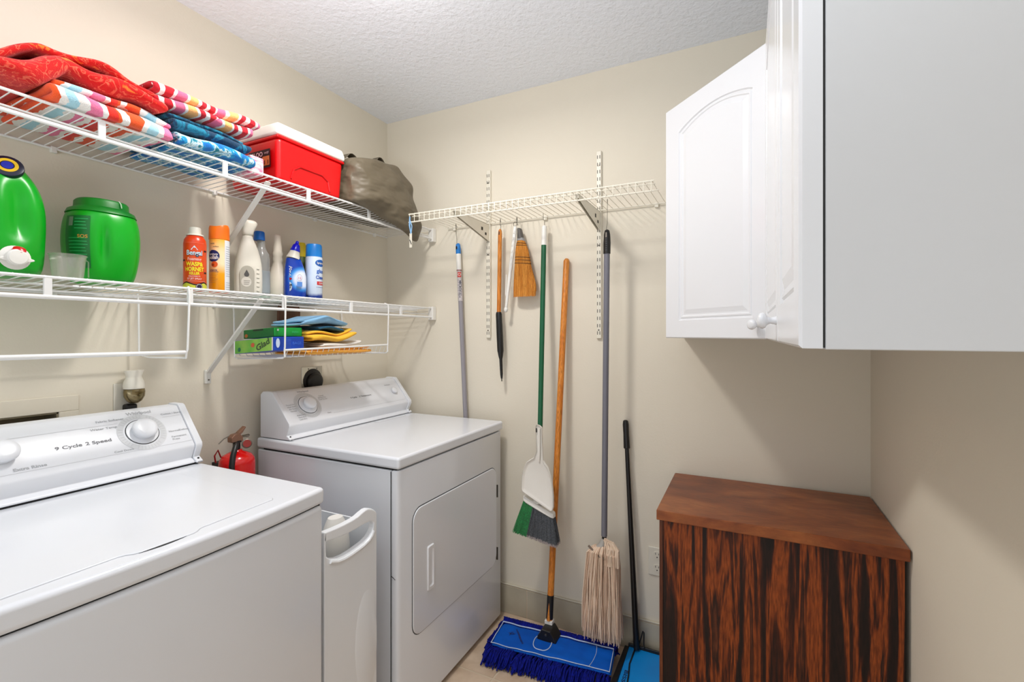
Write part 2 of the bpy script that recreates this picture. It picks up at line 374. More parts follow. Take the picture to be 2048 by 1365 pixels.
for i, s_ in enumerate(('Casual', 'Damp Dry', 'Cool Down')): lettering(s_, 0.008, PRINTG, d, f(1.435, 0.034-i*0.009), sx=1.2)
lettering('Start', 0.008, PRINTG, d, f(1.43, -0.052), sx=1.2); lettering('Whirlpool', 0.012, PRINTG, d, f(1.36, 0.066), sx=1.1); lettering('End Signal', 0.008, PRINTG, d, f(1.85, 0.04), sx=1.2)
obj('print_line', rect_patch(f(0, -0.057), 1.45, 1.92, -0.0004, 0.0004, 1), MATS['faint_print'], d, smooth=False)
def rrect(y0, y1, z0, z1, r, n=6):
    out = []
    for cy, cz, a0 in ((y1-r, z1-r, 0), (y0+r, z1-r, PI/2), (y0+r, z0+r, PI), (y1-r, z0+r, 1.5*PI)):
        for i in range(n+1): a = a0+PI/2*i/n; out.append((cy+r*math.cos(a), cz+r*math.sin(a)))
    return out
def xp(mb, poly, x0, x1): return mb.prism(poly, lambda p: (x0, p[0], p[1]), lambda p: (x1, p[0], p[1]))
mb = MB(); xp(mb, rrect(1.2885, 1.8925, 0.2765, 0.7215, 0.048), fx-0.002, fx+0.0006); obj('door_gap', mb, mat('mid_gap', (96, 97, 100), 0.8), d, smooth=False)
mb = MB(); xp(mb, rrect(1.2915, 1.8895, 0.280, 0.718, 0.045), fx-0.001, fx+0.0048); dd = obj('dryer_door', mb, ENAM, d, bevel=0.004)
mb = MB(); ro = rrect(1.368, 1.408, 0.405, 0.565, 0.006, 3); ri = rrect(1.3755, 1.4005, 0.418, 0.552, 0.005, 3)
vs = [(fx+0.0045, *p) for p in ro]+[(fx+0.010, p[0], p[1]) for p in rrect(1.370, 1.406, 0.408, 0.562, 0.006, 3)]+[(fx+0.010, *p) for p in ri]+[(fx+0.0052, *p) for p in rrect(1.379, 1.398, 0.422, 0.548, 0.005, 3)]
k = len(ro); fs = []
for q in range(3):
    for i in range(k): fs.append((q*k+i, q*k+(i+1) % k, (q+1)*k+(i+1) % k, (q+1)*k+i))
fs.append(tuple(3*k+i for i in range(k))); mb.add(vs, fs); obj('handle', mb, ENAM2, dd)
for z in (0.322, 0.605):
    mb = MB(); mb.box(fx+0.0002, fx+0.006, 1.8905, 1.897, z-0.028, z+0.028); h = obj('hinge', mb, STEEL, d, bevel=0.001, seg=1)
    mb = MB(); mb.tube([(fx+0.0065, 1.8945, z-0.028), (fx+0.0065, 1.8945, z+0.028)], 0.0022, 8); obj('hinge_pin', mb, DARK, h)
mb = MB(); mb.box(0.7005, 0.7013, dy0+0.0015, dy0+0.004, 0.03, 0.865); obj('side_seam', mb, DARK, d, smooth=False)
mb = MB(); mb.tube([(0.703, dy0+0.0015, 0.522), (0.712, dy0+0.0022, 0.518), (0.718, dy0+0.004, 0.512)], 0.0011, 5); obj('scratch', mb, DARK, d)

# --- hamper between the machines
hm = thing('laundry_hamper', 'slim white plastic laundry hamper with cutout handles between washer and dryer', 'hamper', (0.5, 1.0, 0))
HP = mat('hamper_plastic', (236, 239, 243), 0.35, var=0.01)
hy0, hy1, hx0, hx1 = 0.917, 1.118, 0.33, 0.732
outer = [(hy0, 0.004), (hy1, 0.004), (hy1, 0.3), (hy1, 0.6), (hy1, 0.768), (1.1135, 0.775), (1.106, 0.7825), (1.096, 0.789), (1.082, 0.794), (1.072, 0.7945), (1.055, 0.7905), (1.040, 0.7855), (1.020, 0.7825), (0.988, 0.781), (0.955, 0.7815), (0.930, 0.783), (hy0, 0.784)]
hole = [(0.922, 0.757), (0.945, 0.754), (0.975, 0.751), (1.0, 0.750), (1.035, 0.751), (1.066, 0.7535), (1.088, 0.753), (1.100, 0.749), (1.1055, 0.741), (1.102, 0.729), (1.094, 0.717), (1.082, 0.708), (1.062, 0.701), (1.037, 0.697), (1.010, 0.694), (0.985, 0.693), (0.96, 0.696), (0.935, 0.706), (0.924, 0.716)]
bm = bmesh.new()
def ring_e(pts):
    vs = [bm.verts.new((hx1-0.010, p[0], p[1])) for p in pts]
    return [bm.edges.new((vs[i], vs[(i+1) % len(vs)])) for i in range(len(vs))]
bmesh.ops.triangle_fill(bm, use_beauty=True, edges=ring_e(outer)+ring_e(hole))
mb = MB(); bm.verts.index_update(); mb.add([v.co.copy() for v in bm.verts], [tuple(v.index for v in f_.verts) for f_ in bm.faces]); bm.free()
o = obj('front_panel', mb, HP, hm, smooth=False); m_ = o.modifiers.new('s', 'SOLIDIFY'); m_.thickness = 0.020; m_.offset = 0; b_ = o.modifiers.new('b', 'BEVEL'); b_.width = 0.005; b_.segments = 3; b_.limit_method = 'ANGLE'; b_.angle_limit = 0.7
mb = MB(); mb.box(hx0, hx1-0.021, hy1-0.005, hy1, 0.004, 0.74); mb.box(hx0, hx1-0.021, hy0, hy0+0.005, 0.004, 0.74); mb.box(hx0, hx0+0.005, hy0, hy1, 0.004, 0.76); mb.box(hx0, hx1-0.021, hy0, hy1, 0.004, 0.01)
obj('side_walls', mb, HP, hm, bevel=0.002)
mb = MB(); mb.tube([(hx1+0.0015, y, z-0.008) for y, z in hole[9:18]], 0.0055, 8); obj('cutout_rim', mb, HP, hm)
mb = MB(); mb.rings([[Vector((hx1-0.0005+0.0032*q, 1.075+0.050*s_*math.cos(a), 0.40+0.16*s_*math.sin(a))) for a in [k*2*PI/36 for k in range(36)] if True] for q, s_ in ((0, 0.98), (1, 0.82))], True, True)
mb.v = [(v[0], min(v[1], hy1-0.004), v[2]) for v in mb.v]; obj('embossed_oval', mb, HP, hm, angle=80)
lt = MB(); R = []
for i in range(11):
    tq = i/10; k_ = math.sin(PI*(0.2+0.72*tq))**0.5; R.append([Vector((0.64+0.038*math.cos(a)*k_, 1.040+0.046*math.sin(a)*k_, 0.60+0.168*tq)) for a in [k*2*PI/24 for k in range(24)]])
lt.rings(R); tag(obj('white_bottle', lt, WHITEP, loc=(0.64, 1.04, 0.6)), 'white rounded bottle lying inside the slim hamper by the dryer', 'bottle')

# ================================================================ wire shelves
def wire_shelf(name, label, zf, zb):
    xf, y0, y1 = 0.312, -0.30, 1.992
    s = thing(name, label, 'shelf', (0.15, 0.85, zf))
    mb = MB(); mb.tube([(xf, y0, zf), (xf, y1, zf)], 0.0037, 8); obj('front_rail', mb, WIRE, s)
    mb = MB(); mb.tube([(xf+0.001, y0, zf-0.0455), (xf+0.001, y1, zf-0.0455)], 0.0052, 10); obj('hang_rail', mb, WIRE, s)
    mb = MB(); mb.tube([(0.008, y0, zb), (0.008, y1, zb)], 0.0035, 8); obj('back_rail', mb, WIRE, s)
    mb = MB(); mb.tube([(0.21, y0, zb+(zf-zb)*0.66-0.004), (0.21, y1, zb+(zf-zb)*0.66-0.004)], 0.003, 6); mb.tube([(0.295, y0, zf-0.030), (0.295, y1, zf-0.030)], 0.0026, 6); obj('support_wire', mb, WIRE, s)
    mb = MB(); y = y0+0.01; 
    while y < y1:
        mb.tube([(0.006, y, zb+0.003), (0.18, y, zb+(zf-zb)*0.6+0.002), (xf, y, zf+0.003), (xf+0.003, y, zf-0.002)], 0.0015, 5); y += 0.0262
    obj('deck_wires', mb, WIRE, s, stuff=True)
    for k in range(8):
        y = 1.741-0.31*k if name.endswith('shelf') and zf < 1.6 else 1.843-0.31*k
        mb = MB(); mb.box(xf-0.004, xf+0.003, y-0.0075, y+0.0075, zf-0.046, zf); obj('rail_strap', mb, WIRE, s, bevel=0.0015, seg=2)
    for y in (0.16, 0.62, 1.07, 1.52, 1.9):
        mb = MB(); mb.box(0.0, 0.012, y-0.007, y+0.007, zb-0.012, zb+0.006); obj('wall_clip', mb, WHITEP, s, bevel=0.002, seg=2)
    mb = MB(); mb.box(xf-0.018, xf+0.012, 1.975, 2.003, zf-0.060, zf+0.008); e = obj('end_bracket', mb, WHITEP, s, bevel=0.003)
    for q in (-0.006, 0.006):
        mb = MB(); mb.lathe([(0.0022, 0), (0.0022, 0.001)], (xf+q, 1.989, zf+0.0078), n=8); obj('screw', mb, DARK, e)
    for y in (1.043 if zf < 1.6 else 1.068, 0.0):
        zfoot = zf-0.288
        mb = MB(); dv = Vector((0.280, 0, 0.256)).normalized(); nv = Vector((-dv.z, 0, dv.x))
        a, b = Vector((0.012, y, zfoot+0.02)), Vector((0.292, y+0.006, zf-0.012))
        for hw_, th in ((0.009, 0.0015),):
            vs = []
            for p in (a, b):
                vs += [p+Vector((0, -hw_, 0))+nv*th, p+Vector((0, hw_, 0))+nv*th, p+Vector((0, hw_, 0))-nv*th*4, p+Vector((0, -hw_, 0))-nv*th*4]
            mb.add(vs, [(0, 1, 2, 3), (4, 5, 6, 7), (0, 1, 5, 4), (1, 2, 6, 5), (2, 3, 7, 6), (3, 0, 4, 7)])
        br = obj('diagonal_bracket', mb, WHITEP, s, bevel=0.001, seg=1)
        mb = MB(); mb.box(0.0, 0.014, y-0.010, y+0.010, zfoot-0.022, zfoot+0.028); obj('bracket_foot', mb, WHITEP, br, bevel=0.003)
        mb = MB(); mb.lathe([(0.003, 0), (0.003, 0.0016)], (0.0138, y, zfoot-0.008), n=10, M=Matrix.Rotation(PI/2, 3, 'Y')); obj('bracket_screw', mb, STEEL, br)
    return s
ZU, ZL = 1.848, 1.449
wire_shelf('wire_shelf', 'upper white wire shelf on left wall holding towels and red cooler', ZU, 1.838)
wire_shelf('wire_shelf', 'lower white wire shelf on left wall holding detergent jugs and spray cans', ZL, 1.434)
zu, zl = ZU+0.0055, ZL+0.0055
# --- back wall shelf
bs = thing('wire_shelf', 'white wire shelf on the back wall with tools hanging below', 'shelf', (0.93, 1.84, 1.85))
bx0, bx1, by0, by1, bz = 0.402, 1.462, 1.685, 1.996, 1.850
WIREB = mat('ivory_wire_coating', (232, 226, 210), 0.35, var=0.02)
for nm, y, z, r in (('front_rail', by0, bz, 0.0032), ('lip_rail', by0, bz-0.035, 0.0032), ('back_rail', by1-0.004, bz, 0.0032), ('support_wire', 1.79, bz-0.004, 0.0026), ('support_wire', by0+0.024, bz-0.004, 0.0022)):
    mb = MB(); mb.tube([(bx0, y, z), (bx1, y, z)], r, 7); obj(nm, mb, WIREB, bs)
mb = MB(); x = bx0+0.006
while x < bx1: mb.tube([(x, by1-0.002, bz+0.003), (x, by0-0.001, bz+0.003), (x, by0-0.003, bz-0.002), (x, by0-0.0035, bz-0.037)], 0.0014, 5); x += 0.0268
obj('deck_wires', mb, WIREB, bs, stuff=True)
for x in (0.44, 0.93, 1.42):
    mb = MB(); mb.box(x-0.008, x+0.008, 1.992, D, bz-0.014, bz+0.006); obj('wall_clip', mb, WIREB, bs, bevel=0.002)
for xc, lab in ((0.634, 'slotted white shelf standard nearer the left corner of back wall'), (1.179, 'slotted white shelf standard right of the green broom handle')):
    st = thing('shelf_standard', lab, 'shelf support', (xc, D, 1.3), 'slotted standards on the back wall')
    mb = MB(); mb.box(xc-0.0115, xc+0.0115, D-0.013, D, 1.298, 2.108); obj('rail', mb, WIREB, st, bevel=0.0035, seg=2)
    mb = MB(); z = 1.315
    while z < 2.095:
        for q in (-0.0052, 0.0052): mb.box(xc+q-0.0013, xc+q+0.0013, D-0.0136, D-0.0128, z, z+0.0145)
        z += 0.0316
    obj('slots', mb, mat('slot_shadow', (54, 50, 44), 0.8), st, smooth=False, stuff=True)
    for z in (2.045, 1.70, 1.335):
        mb = MB(); mb.lathe([(0.0035, 0), (0.003, 0.0015)], (xc, D-0.0133, z), n=10, M=Matrix.Rotation(PI/2, 3, 'X')); obj('screw', mb, STEEL, st)
    mb = MB()
    pr = [(D-0.014, bz-0.006), (by0+0.012, bz-0.007), (by0+0.012, bz-0.022), (D-0.05, bz-0.078), (D-0.014, bz-0.086)]
    for q in (-0.0065, 0.0045): mb.prism(pr, lambda p: (xc+q, p[0], p[1]), lambda p: (xc+q+0.002, p[0], p[1]))
    mb.box(xc-0.0065, xc+0.0065, by0+0.012, D-0.014, bz-0.0075, bz-0.0055)
    ar = obj('shelf_bracket', mb, WIREB, st, smooth=False)
    mb = MB(); mb.box(xc+0.0066, xc+0.0072, D-0.09, D-0.075, bz-0.045, bz-0.03); mb.box(xc+0.0066, xc+0.0072, D-0.055, D-0.04, bz-0.062, bz-0.05); obj('bracket_slot', mb, MATS['slot_shadow'], ar, smooth=False)

# --- hanging rack (left) and under-shelf basket (right)
rk = thing('hanging_rack', 'white wire garment rack hung under lower shelf above the washer', 'rack', (0.17, 0.4, 1.26))
mb = MB(); mb.tube([(0.312, 0.806, ZL+0.006), (0.318, 0.806, ZL-0.02), (0.314, 0.803, 1.275), (0.312, 0.80, 1.262)], 0.003, 8); obj('front_upright', mb, WIRE, rk)
mb = MB(); mb.tube([(0.03, 0.813, 1.445), (0.036, 0.813, 1.42), (0.04, 0.813, 1.252), (0.10, 0.812, 1.246), (0.312, 0.80, 1.25), (0.314, 0.80, 1.268)], 0.0028, 8); obj('side_frame', mb, WIRE, rk)
mb = MB(); mb.tube([(0.312, 0.797, 1.266), (0.312, -0.1, 1.270)], 0.0058, 10); obj('front_bar', mb, WIRE, rk)
mb = MB(); mb.tube([(0.04, 0.813, 1.252), (0.04, -0.1, 1.255)], 0.0028, 8); obj('back_bar', mb, WIRE, rk)
mb = MB(); mb.tube([(0.314, -0.1, ZL+0.006), (0.318, -0.1, 1.27)], 0.003, 8); mb.tube([(0.03, -0.1, 1.445), (0.04, -0.1, 1.255), (0.312, -0.1, 1.255)], 0.0028, 8); obj('side_frame', mb, WIRE, rk)
bk = thing('hanging_basket', 'white wire basket hung under lower shelf holding boxes and cleaning cloths', 'basket', (0.17, 1.38, 1.24))
zb_ = 1.262
for y, nm in ((1.122, 'side_frame'), (1.648, 'side_frame')):
    mb = MB(); mb.tube([(0.300, y-0.004, ZL+0.006), (0.320, y-0.004, ZL-0.002), (0.321, y-0.003, ZL-0.03), (0.314, y, zb_+0.012), (0.312, y, zb_), (0.313, y, zb_-0.022), (0.304, y, zb_-0.028), (0.06, y, 1.227), (0.042, y, 1.232), (0.040, y, 1.262), (0.036, y, 1.40), (0.03, y, 1.445)], 0.003, 8); obj(nm, mb, WIRE, bk)
mb = MB(); mb.tube([(0.312, 1.122, zb_), (0.312, 1.648, zb_+0.008)], 0.0038, 8); obj('front_rail', mb, WIRE, bk)
mb = MB(); mb.tube([(0.040, 1.122, zb_-0.01), (0.040, 1.648, zb_-0.01)], 0.0028, 8); obj('back_rail', mb, WIRE, bk)
mb = MB()
for i in range(20):
    y = 1.135+0.0262*i; mb.tube([(0.312, y, zb_), (0.30, y, 1.236), (0.055, y, 1.236), (0.040, y, zb_-0.01)], 0.0014, 5)
obj('floor_wires', mb, WIRE, bk, stuff=True)

# ================================================================ things on the upper shelf: towels
def uvmat(name, stops, freq=1.0, axis=0, dist=0.0, rough=0.95, pat=None, bump=0.6):
    m = bpy.data.materials.new(name); m.use_nodes = True; nt = m.node_tree; b = nt.nodes['Principled BSDF']
    tc = nt.nodes.new('ShaderNodeTexCoord'); sp = nt.nodes.new('ShaderNodeSeparateXYZ')
    nz = nt.nodes.new('ShaderNodeTexNoise'); nz.inputs['Scale'].default_value = 14; nz.inputs['Detail'].default_value = 3
    nt.links.new(tc.outputs['Object'], nz.inputs['Vector']); nt.links.new(tc.outputs['UV'], sp.inputs[0])
    mu = nt.nodes.new('ShaderNodeMath'); mu.operation = 'MULTIPLY'; mu.inputs[1].default_value = freq
    ad = nt.nodes.new('ShaderNodeMath'); ad.operation = 'MULTIPLY_ADD'; ad.inputs[1].default_value = dist
    fr = nt.nodes.new('ShaderNodeMath'); fr.operation = 'FRACT'
    nt.links.new(sp.outputs[axis], mu.inputs[0]); nt.links.new(nz.outputs[0], ad.inputs[0]); nt.links.new(mu.outputs[0], ad.inputs[2]); nt.links.new(ad.outputs[0], fr.inputs[0])
    r = nt.nodes.new('ShaderNodeValToRGB'); cr = r.color_ramp; cr.interpolation = 'CONSTANT' if pat is None else 'LINEAR'
    while len(cr.elements) < len(stops): cr.elements.new(0.5)
    for e, (p_, c) in zip(cr.elements, stops): e.position = p_; e.color = lin(c)
    nt.links.new((nz.outputs[0] if pat == 'noise' else fr.outputs[0]), r.inputs[0])
    if pat == 'noise': nz.inputs['Scale'].default_value = freq; nz.inputs['Distortion'].default_value = 1.9
    nt.links.new(r.outputs[0], b.inputs['Base Color']); b.inputs['Roughness'].default_value = rough
    b.inputs['Sheen Weight'].default_value = 0.12
    n2 = nt.nodes.new('ShaderNodeTexNoise'); n2.inputs['Scale'].default_value = 420; bp = nt.nodes.new('ShaderNodeBump'); bp.inputs['Strength'].default_value = bump; bp.inputs['Distance'].default_value = 0.003
    nt.links.new(tc.outputs['Object'], n2.inputs['Vector']); nt.links.new(n2.outputs[0], bp.inputs['Height']); nt.links.new(bp.outputs[0], b.inputs['Normal'])
    return m
def towel(name, label, m, y0, y1, x0, x1, zb, zt, layers, seed, amp=0.004, warp=None, cat='towel', solid=None, ny=26, group='folded beach towels'):
    """one cloth folded back and forth: a serpentine sheet in x-z, folds at the front, run along y"""
    th = (zt-zb)/layers; path = []
    for k in range(layers):
        z = zb+th*(k+0.5); xs = [x0+(x1-x0)*i/7 for i in range(8)]
        if k % 2: xs = xs[::-1]
        front = (k % 2 == 0)
        for i, x in enumerate(xs):
            path.append((x-(0.006 if (x > x1-0.001) else 0), z))
        if k < layers-1:
            for a in (-0.6, 0, 0.6): 
                s_ = math.cos(a)*th*0.55; zz = z+th*0.5+math.sin(a)*th*0.55
                path.append(((x1+s_ if front else x0-s_), zz))
    mb = MB(); L = 0; npth = len(path)
    for j in range(ny+1):
        y = y0+(y1-y0)*j/ny; L = 0
        for i, (x, z) in enumerate(path):
            if i: L += math.hypot(path[i][0]-path[i-1][0], path[i][1]-path[i-1][1])
            lay = (z-zb)/th
            q = noise.noise_vector(Vector((x*9+seed, y*11+seed*3.1, lay*0.9+seed)))
            fx_ = (x-x0)/(x1-x0)
            p = Vector((x+q.x*amp*2.2*fx_, y+q.y*amp*2+0.006*math.sin(lay*2.3+seed), z+q.z*amp*(0.35+0.65*min(1, lay))))
            if warp: p = warp(p, (z-zb)/(zt-zb))
            p.z = max(p.z, zb+th*0.45) if not warp else p.z
            mb.v.append(tuple(p)); mb.uv[len(mb.v)-1] = (y, L)
    for j in range(ny):
        for i in range(npth-1):
            a = j*npth+i; mb.f.append((a, a+1, a+npth+1, a+npth)); mb.mi.append(0)
    o = obj(name, mb, m, None, solid=solid or th*0.80, sub=1, loc=((x0+x1)/2, (y0+y1)/2, zb))
    return tag(o, label, cat, group)
WH = (240, 236, 232)
m_pink = uvmat('towel_pink_stripe', [(0, WH), (0.07, (206, 22, 40)), (0.24, WH), (0.30, (222, 104, 140)), (0.52, WH), (0.58, (250, 182, 112)), (0.78, WH), (0.84, (196, 20, 40)), (0.96, WH)], 8.0, 0, 0.25)
m_multi = uvmat('towel_orange_stripe', [(0, WH), (0.10, (232, 84, 30)), (0.26, WH), (0.34, (170, 216, 232)), (0.48, WH), (0.60, (234, 120, 160)), (0.74, WH), (0.82, (222, 40, 24)), (0.95, (232, 84, 30))], 6.0, 0, 0.35)
m_red = uvmat('towel_red_pattern', [(0, (200, 4, 2)), (0.38, (206, 6, 4)), (0.405, (236, 96, 70)), (0.43, (206, 8, 4)), (0.505, (204, 6, 4)), (0.525, (238, 104, 76)), (0.55, (208, 8, 4)), (0.66, (212, 14, 6)), (0.70, (246, 120, 40))], 13, 0, pat='noise')
m_navy = uvmat('towel_navy', [(0, (4, 30, 52)), (0.50, (6, 56, 88)), (0.60, (20, 130, 160)), (0.70, (6, 70, 110))], 16, 0, pat='noise')
m_teal = uvmat('towel_blue_teal', [(0, (6, 60, 120)), (0.42, (8, 110, 190)), (0.50, (20, 150, 200)), (0.56, (210, 232, 238)), (0.62, (12, 120, 140)), (1, (0, 80, 110))], 18, 0, pat='noise')
m_aqua = uvmat('towel_aqua_stripe', [(0, (232, 240, 236)), (0.30, (120, 206, 200)), (0.55, (240, 238, 220)), (0.75, (236, 120, 90)), (0.9, (240, 236, 230))], 7.0, 0, 0.6)
def w_multi(p, t):
    p.z += 0.006*math.sin(p.y*21)*t-0.010*max(0, (p.y-0.70)/0.06)*t; p.x += 0.010*t*math.sin(p.y*23+1)
    p.z = max(p.z, zu+0.006)
    if p.x > 0.317: p.z -= 0.014*(1-t)*min(1, max(0, (p.y-0.56)/0.05))*min(1, (p.x-0.317)/0.008)
    return p
towel('beach_towel', 'orange, white and pale blue striped towel under the bulky red towel', m_multi, 0.50, 0.757, 0.04, 0.324, zu, zu+0.064, 3, 2.0, 0.005, w_multi, solid=0.0165)
def w_red(p, t):
    # t runs 0 (underside) to 1 (top); the cloth heaps up near its middle and droops over its left end
    top = 0.058+0.018*math.exp(-((p.y-0.53)/0.10)**2)-0.085*max(0, (0.50-p.y)/0.12)**1.3-0.020*max(0, (p.y-0.66)/0.08)**2
    lo_ = 0.004-0.060*min(1, max(0, (0.535-p.y)/0.06))
    p.z = zu+0.070+lo_+(top-lo_)*max(0, min(1.05, t))+0.005*math.sin(p.y*47+t*5)*(1 if 0.1 < t < 0.9 else 0.4)+(p.z-(zu+0.070+0.052*t))*0.5
    p.x += 0.016*math.sin(p.y*17+t*4)*(0.4+t*0.6)*((p.x-0.04)/0.27)-0.02*max(0, t-0.7); p.z = max(p.z, zu+0.008); return p
towel('beach_towel', 'bulky red patterned beach towel on top of the leftmost towel pile', m_red, 0.30, 0.738, 0.04, 0.316, zu+0.070, zu+0.122, 3, 5.0, 0.010, w_red, solid=0.017, ny=44)
def w_teal(p, t): p.z = max(p.z+0.004*math.sin(p.y*30), zu+0.008); return p
towel('beach_towel', 'bright blue and teal towel lowest in the pile beside the cooler', m_teal, 0.772, 1.005, 0.05, 0.316, zu, zu+0.040, 2, 8.0, 0.004, w_teal)
def w_navy(p, t): p.z += 0.004*math.sin(p.y*24); return p
towel('beach_towel', 'dark navy towel folded under the pink striped towel', m_navy, 0.765, 0.995, 0.05, 0.305, zu+0.044, zu+0.092, 3, 11.0, 0.006, w_navy, solid=0.0125)
def w_pink(p, t): p.z += 0.020*(p.y-0.75)+0.003*math.sin(p.y*31+t*3); p.y -= 0.03*(1-t)*(1 if p.y > 0.9 else 0); return p
towel('beach_towel', 'pink, red and peach striped towel on top of the navy towel', m_pink, 0.715, 1.035, 0.05, 0.302, zu+0.096, zu+0.158, 4, 14.0, 0.0035, w_pink, solid=0.013)
# pink pack between towels and cooler
pk = thing('paper_pack', 'pink and white printed pack between the blue towel and red cooler', 'packet', (0.23, 1.05, zu))
mb = MB(); mb.box(0.14, 0.275, 1.022, 1.072, zu, zu+0.062); obj('pack_body', mb, mat('pink_print', (236, 120, 150), 0.5, c2=(244, 226, 228), vs=40), pk, bevel=0.006)
fn = plane_fn((0.2755, 1.047, zu+0.03), (0, 1, 0), (0, 0, 1), (1, 0, 0), 0.0005)
for i in range(4): obj('label_line', rect_patch(fn, -0.018, 0.018-0.004*i, 0.018-0.012*i, 0.022-0.012*i, 1), P((246, 240, 240)), pk, smooth=False)

# --- red cooler
c = thing('drink_cooler', 'red hard cooler with white lid on the upper shelf', 'cooler', (0.165, 1.256, zu))
cy0, cy1, cx0, cx1 = 1.103, 1.408, 0.025, 0.300
mb = MB()
R = [[Vector((xx, yy, z)) for xx, yy in ((cx0+i_, cy0+i_), (cx1-i_, cy0+i_), (cx1-i_, cy1-i_), (cx0+i_, cy1-i_))] for z, i_ in ((zu, 0.010), (zu+0.150, 0.003))]
mb.rings(R); cb = obj('cooler_body', mb, RED, c, bevel=0.016, seg=5)
mb = MB(); mb.box(cx0, cx1, cy0, cy1, zu+0.146, zu+0.156); obj('body_rim', mb, RED, c, bevel=0.004)
mb = MB(); R = [[Vector((xx, yy, z)) for xx, yy in ((cx0+i_, cy0+i_), (cx1-i_, cy0+i_), (cx1-i_, cy1-i_), (cx0+i_, cy1-i_))] for z, i_ in ((zu+0.157, -0.003), (zu+0.176, -0.002), (zu+0.202, 0.005))]
mb.rings(R); obj('cooler_lid', mb, mat('cooler_white', (244, 240, 230), 0.4), c, bevel=0.009, seg=4)
# carry recess outline on the long side
mb = MB(); mb.tube([(cx1-0.0078, 1.165, zu+0.02), (cx1-0.006, 1.175, zu+0.055), (cx1-0.0045, 1.20, zu+0.072), (cx1-0.0045, 1.30, zu+0.072), (cx1-0.006, 1.33, zu+0.055), (cx1-0.0078, 1.34, zu+0.02)], 0.0035, 6); obj('side_moulding', mb, RED, cb)
fnS = lambda u, v: Vector((u, cy0+0.0045-0.0009, v+zu))
st = thing  # keep name
mbp = rect_patch(lambda u, v: Vector((u, cy0+0.0058-(0.0055*(v/0.15))-0.0008-0.001, zu+v)), 0.150, 0.262, 0.048, 0.112, 2, 1); stk = obj('sticker', mbp, P((44, 10, 14)), c, smooth=False)
def sfn(u, v): return Vector((u, cy0+0.0058-(0.0055*(v/0.15))-0.0024, zu+v))
obj('sticker_panel', rect_patch(sfn, 0.154, 0.218, 0.056, 0.082, 1, 1), P((196, 86, 92)), stk, smooth=False)
obj('sticker_panel', rect_patch(sfn, 0.222, 0.258, 0.056, 0.088, 1, 1), P((222, 120, 60)), stk, smooth=False)
def sfn2(u, v): return sfn(u, v)+Vector((0, -0.0004, 0))
lettering('IGLOO', 0.022, P((236, 200, 204)), stk, sfn2, u0=0.190, v0=0.097, bold=0.03)
lettering('14 QT', 0.009, P((236, 200, 204)), stk, sfn2, u0=0.244, v0=0.099, bold=0.02)
obj('sticker_icon', rect_patch(sfn2, 0.176, 0.212, 0.062, 0.074, 1, 1), P((150, 20, 30)), stk, smooth=False)
obj('sticker_icon', disc_patch(sfn2, 0.164, 0.068, 0.007, 0.008, 16), P((236, 190, 190)), stk, smooth=False)
for q in (0.230, 0.248): obj('sticker_icon', rect_patch(sfn2, q, q+0.005, 0.060, 0.074, 1, 1), P((110, 24, 16)), stk, smooth=False)

# --- olive bag
bag = thing('cloth_bag', 'olive brown fabric tote bag slumped over the shelf edge beside the cooler', 'bag', (0.2, 1.66, zu))
OL = mat('olive_cloth', (104, 94, 76), 0.5, var=0.06, vs=8, bump=1.0, bs=11, stretch=(1.0, 0.75, 1.5))
OL.node_tree.nodes['Bump'].inputs['Distance'].default_value = 0.03
front = [(1.420, 1.856), (1.417, 1.93), (1.420, 2.028), (1.455, 2.042), (1.52, 2.055), (1.60, 2.068), (1.66, 2.072), (1.71, 2.05), (1.765, 2.01), (1.80, 1.96), (1.828, 1.91), (1.848, 1.85), (1.855, 1.80), (1.852, 1.768), (1.838, 1.752), (1.80, 1.760), (1.74, 1.784), (1.64, 1.808), (1.53, 1.832)]
def dens(pl, n):
    Ls = [0]
    for i in range(len(pl)): a, b = pl[i], pl[(i+1) % len(pl)]; Ls.append(Ls[-1]+math.hypot(a[0]-b[0], a[1]-b[1]))
    out = []; j = 0
    for k in range(n):
        s_ = Ls[-1]*k/n
        while Ls[j+1] < s_: j += 1
        a, b = pl[j], pl[(j+1) % len(pl)]; t_ = (s_-Ls[j])/(Ls[j+1]-Ls[j]); out.append((a[0]+(b[0]-a[0])*t_, a[1]+(b[1]-a[1])*t_))
    return out
fr = dens(front, 60); cyb, czb = 1.64, 1.93; R = []
for x, sc, clamp in ((0.05, 0.55, True), (0.06, 0.85, True), (0.09, 0.98, True), (0.18, 1.0, True), (0.27, 1.0, True), (0.303, 1.0, True), (0.3235, 0.995, True), (0.3265, 0.99, False), (0.338, 0.985, False), (0.352, 0.95, False), (0.364, 0.86, False), (0.374, 0.70, False), (0.380, 0.5, False), (0.383, 0.3, False), (0.384, 0.12, False)):
    ring = []
    for k, (y, z) in enumerate(fr):
        ex = 1+0.06*max(0, (0.3-x)/0.3)
        yy = cyb+(y-cyb)*sc*ex; zz = czb+(z-czb)*sc
        q = noise.noise_vector(Vector((yy*9, zz*13, x*12)))
        wob = (0.011*math.sin(yy*34+zz*46+3*q.x)+0.012*q.x)*min(1, sc) if x > 0.33 and sc < 0.99 else 0.0
        wx = x+wob*(1 if sc > 0.2 else 0.6); wx = max(wx, 0.3245) if x > 0.325 else wx
        yy += q.y*0.006; yy = max(yy, 1.4125)
        if yy > 1.985: yy = 1.985
        if clamp: zz = max(zz+q.z*0.005, zu+0.002)
        ring.append(Vector((wx, yy, zz)))
    R.append(ring)
mb = MB(); mb.rings(R); obj('bag_body', mb, OL, bag, sub=1)
